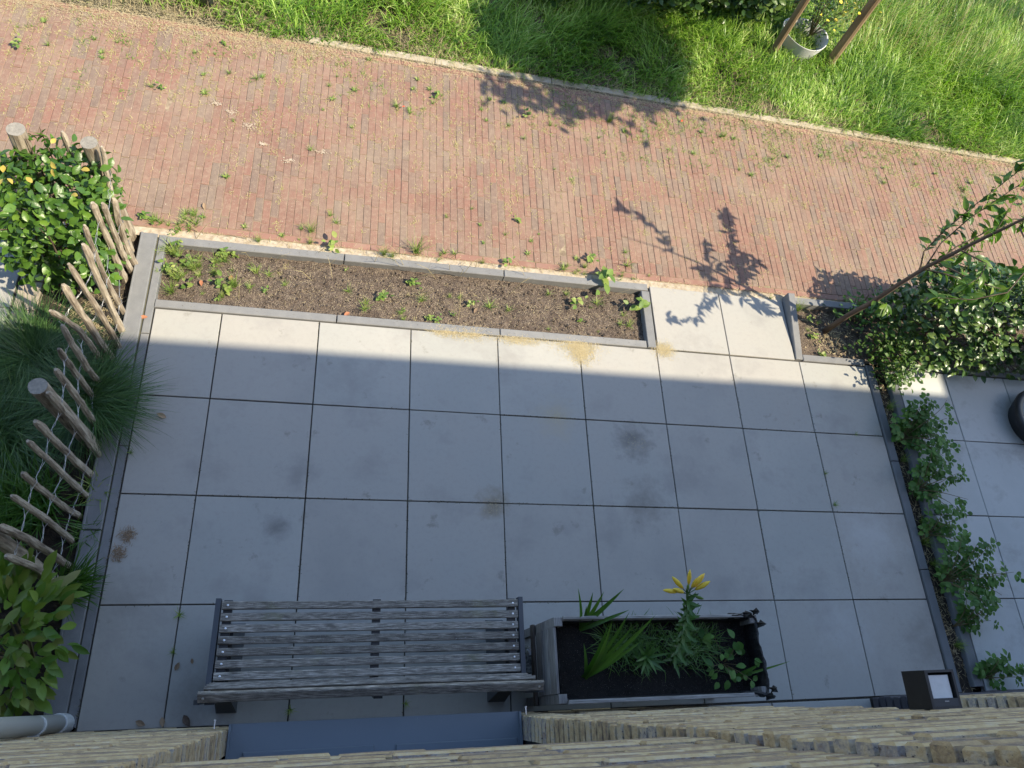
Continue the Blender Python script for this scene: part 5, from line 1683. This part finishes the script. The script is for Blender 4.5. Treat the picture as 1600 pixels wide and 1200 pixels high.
for x_, y_ in ((5.53, 2.05), (5.53, 1.62), (5.54, 1.15), (5.52, 1.0), (5.54, .85), (5.55, .30)):
    put_weed(x_, y_, 'big', random.uniform(.6, 1.1), 'grassy weed in the narrow soil strip beside the right kerb', 'weeds in the narrow soil strip', -.03)

# round pot at the right edge
t = thing('plant_pot', 'round black plastic pot on the neighbour tiles, cut off by the right edge', 'pot', (6.86, 1.98, 0))
g = G()
n = 36
rings = [(.0, .20), (.09, .245), (.11, .255), (.14, .255), (.15, .245), (.145, .205), (.11, .20)]
vs = [(math.cos(2 * PI * k / n) * r, math.sin(2 * PI * k / n) * r, z) for z, r in rings for k in range(n)]
g.add(vs, [(j * n + k, j * n + (k + 1) % n, (j + 1) * n + (k + 1) % n, (j + 1) * n + k) for j in range(len(rings) - 1) for k in range(n)])
g.obj('pot_wall', MT['pot'], t, smooth=True)
g = G()
g.add([(math.cos(2 * PI * k / n) * .204, math.sin(2 * PI * k / n) * .204, .12) for k in range(n)], [tuple(range(n))])
g.obj('filling', MT['potfill'], t)
# chalky stains on the road
for x_, y_, s_, lab in ((0.36, 4.12, .05, 'white chalky stain on the brick road near a dry weed cluster'), (.47, 4.06, .06, 'largest white chalky stain on the brick road, far left part'), (.60, 3.95, .055, 'white chalky stain on the bricks just below the largest one'),
                        (.71, 3.80, .035, 'small white stain on the brick road left of the middle'), (.90, 3.68, .045, 'oval white stain on the brick road, lowest of the group'), (1.12, 3.80, .045, 'pale double stain on the brick road right of the oval one')):
    g = G()
    for q in range(70):
        cx_, cy_ = random.gauss(0, s_ * .42), random.gauss(0, s_ * .22)
        rr_ = random.uniform(.002, .0065)
        g.add([(cx_ + math.cos(2 * PI * k / 5) * rr_ * random.uniform(.6, 1.4), cy_ + math.sin(2 * PI * k / 5) * rr_ * random.uniform(.6, 1.3), random.uniform(0, .0005)) for k in range(5)], [tuple(range(5))])
    tag(g.obj('chalk_stain', MT['chalk'], None, loc=(x_, y_, .0055)), lab, 'stain')

# dirt and moss gathered along the tile joints
bb = []
for (x0, x1, y0, y1, k) in [(x, x, 0.0, 2.39, 150) for x in (.6, 1.2, 1.8, 2.4, 3.0, 3.6, 4.2, 4.8)] + [(.21, 5.39, y, y, 420) for y in (.6, 1.2, 1.8)] + [(3.6, 4.76, 2.392, 2.392, 120), (3.3, 5.4, -.003, -.003, 160), (.205, .205, 0, 2.39, 260), (5.397, 5.397, 0, 2.38, 260)]:
    t_ = RNG.uniform(0, 1, k) ** 1.0
    m_ = fbm(x0 + (x1 - x0) * t_, y0 + (y1 - y0) * t_, 3.0, 77) > -.15
    t_ = t_[m_]
    bb.append(np.stack([x0 + (x1 - x0) * t_ + RNG.normal(0, .0035, len(t_)), y0 + (y1 - y0) * t_ + RNG.normal(0, .0035, len(t_)), np.full(len(t_), -.001)], 1))
b = np.concatenate(bb)
k = len(b)
V, T = ribbons(b, RNG.uniform(0, 2 * PI, k), RNG.uniform(.9, 1.5, k), RNG.uniform(1.3, 1.8, k), RNG.uniform(.004, .014, k), RNG.uniform(.002, .005, k), 2)
tag(link('joint_moss', np_mesh('joint_moss', V, T, MT['jointmoss'])), 'moss and dirt gathered in the patio tile joints', 'moss', kind='stuff')

# clods of earth on the bed and crumbs spilled over its edging
g = G()
for i in range(1500):
    x_, y_ = random.uniform(.25, 3.5), random.uniform(2.46, 2.865)
    rr_ = abs(random.gauss(0, .0045)) + .002
    zz_ = -.044
    if i % 9 == 0:
        y_ = random.choice((2.425, 2.90)) + random.gauss(0, .018)
        rr_ = random.uniform(.0012, .003)
        zz_ = .007
    a_ = random.uniform(0, 3)
    vs = []
    for k in range(6):
        d_ = ((1, 0, 0), (0, 1, 0), (-1, 0, 0), (0, -1, 0), (0, 0, 1), (0, 0, -1))[k]
        q_ = rr_ * random.uniform(.6, 1.3)
        vs.append((x_ + (d_[0] * math.cos(a_) - d_[1] * math.sin(a_)) * q_, y_ + (d_[0] * math.sin(a_) + d_[1] * math.cos(a_)) * q_, zz_ + d_[2] * q_ * .8 + rr_ * .3))
    g.add(vs, [(0, 1, 4), (1, 2, 4), (2, 3, 4), (3, 0, 4), (1, 0, 5), (2, 1, 5), (3, 2, 5), (0, 3, 5)])
tag(g.obj('soil_clods', MT['soil']), 'small clods and crumbs of dry earth in the edged bed', 'soil', kind='stuff')
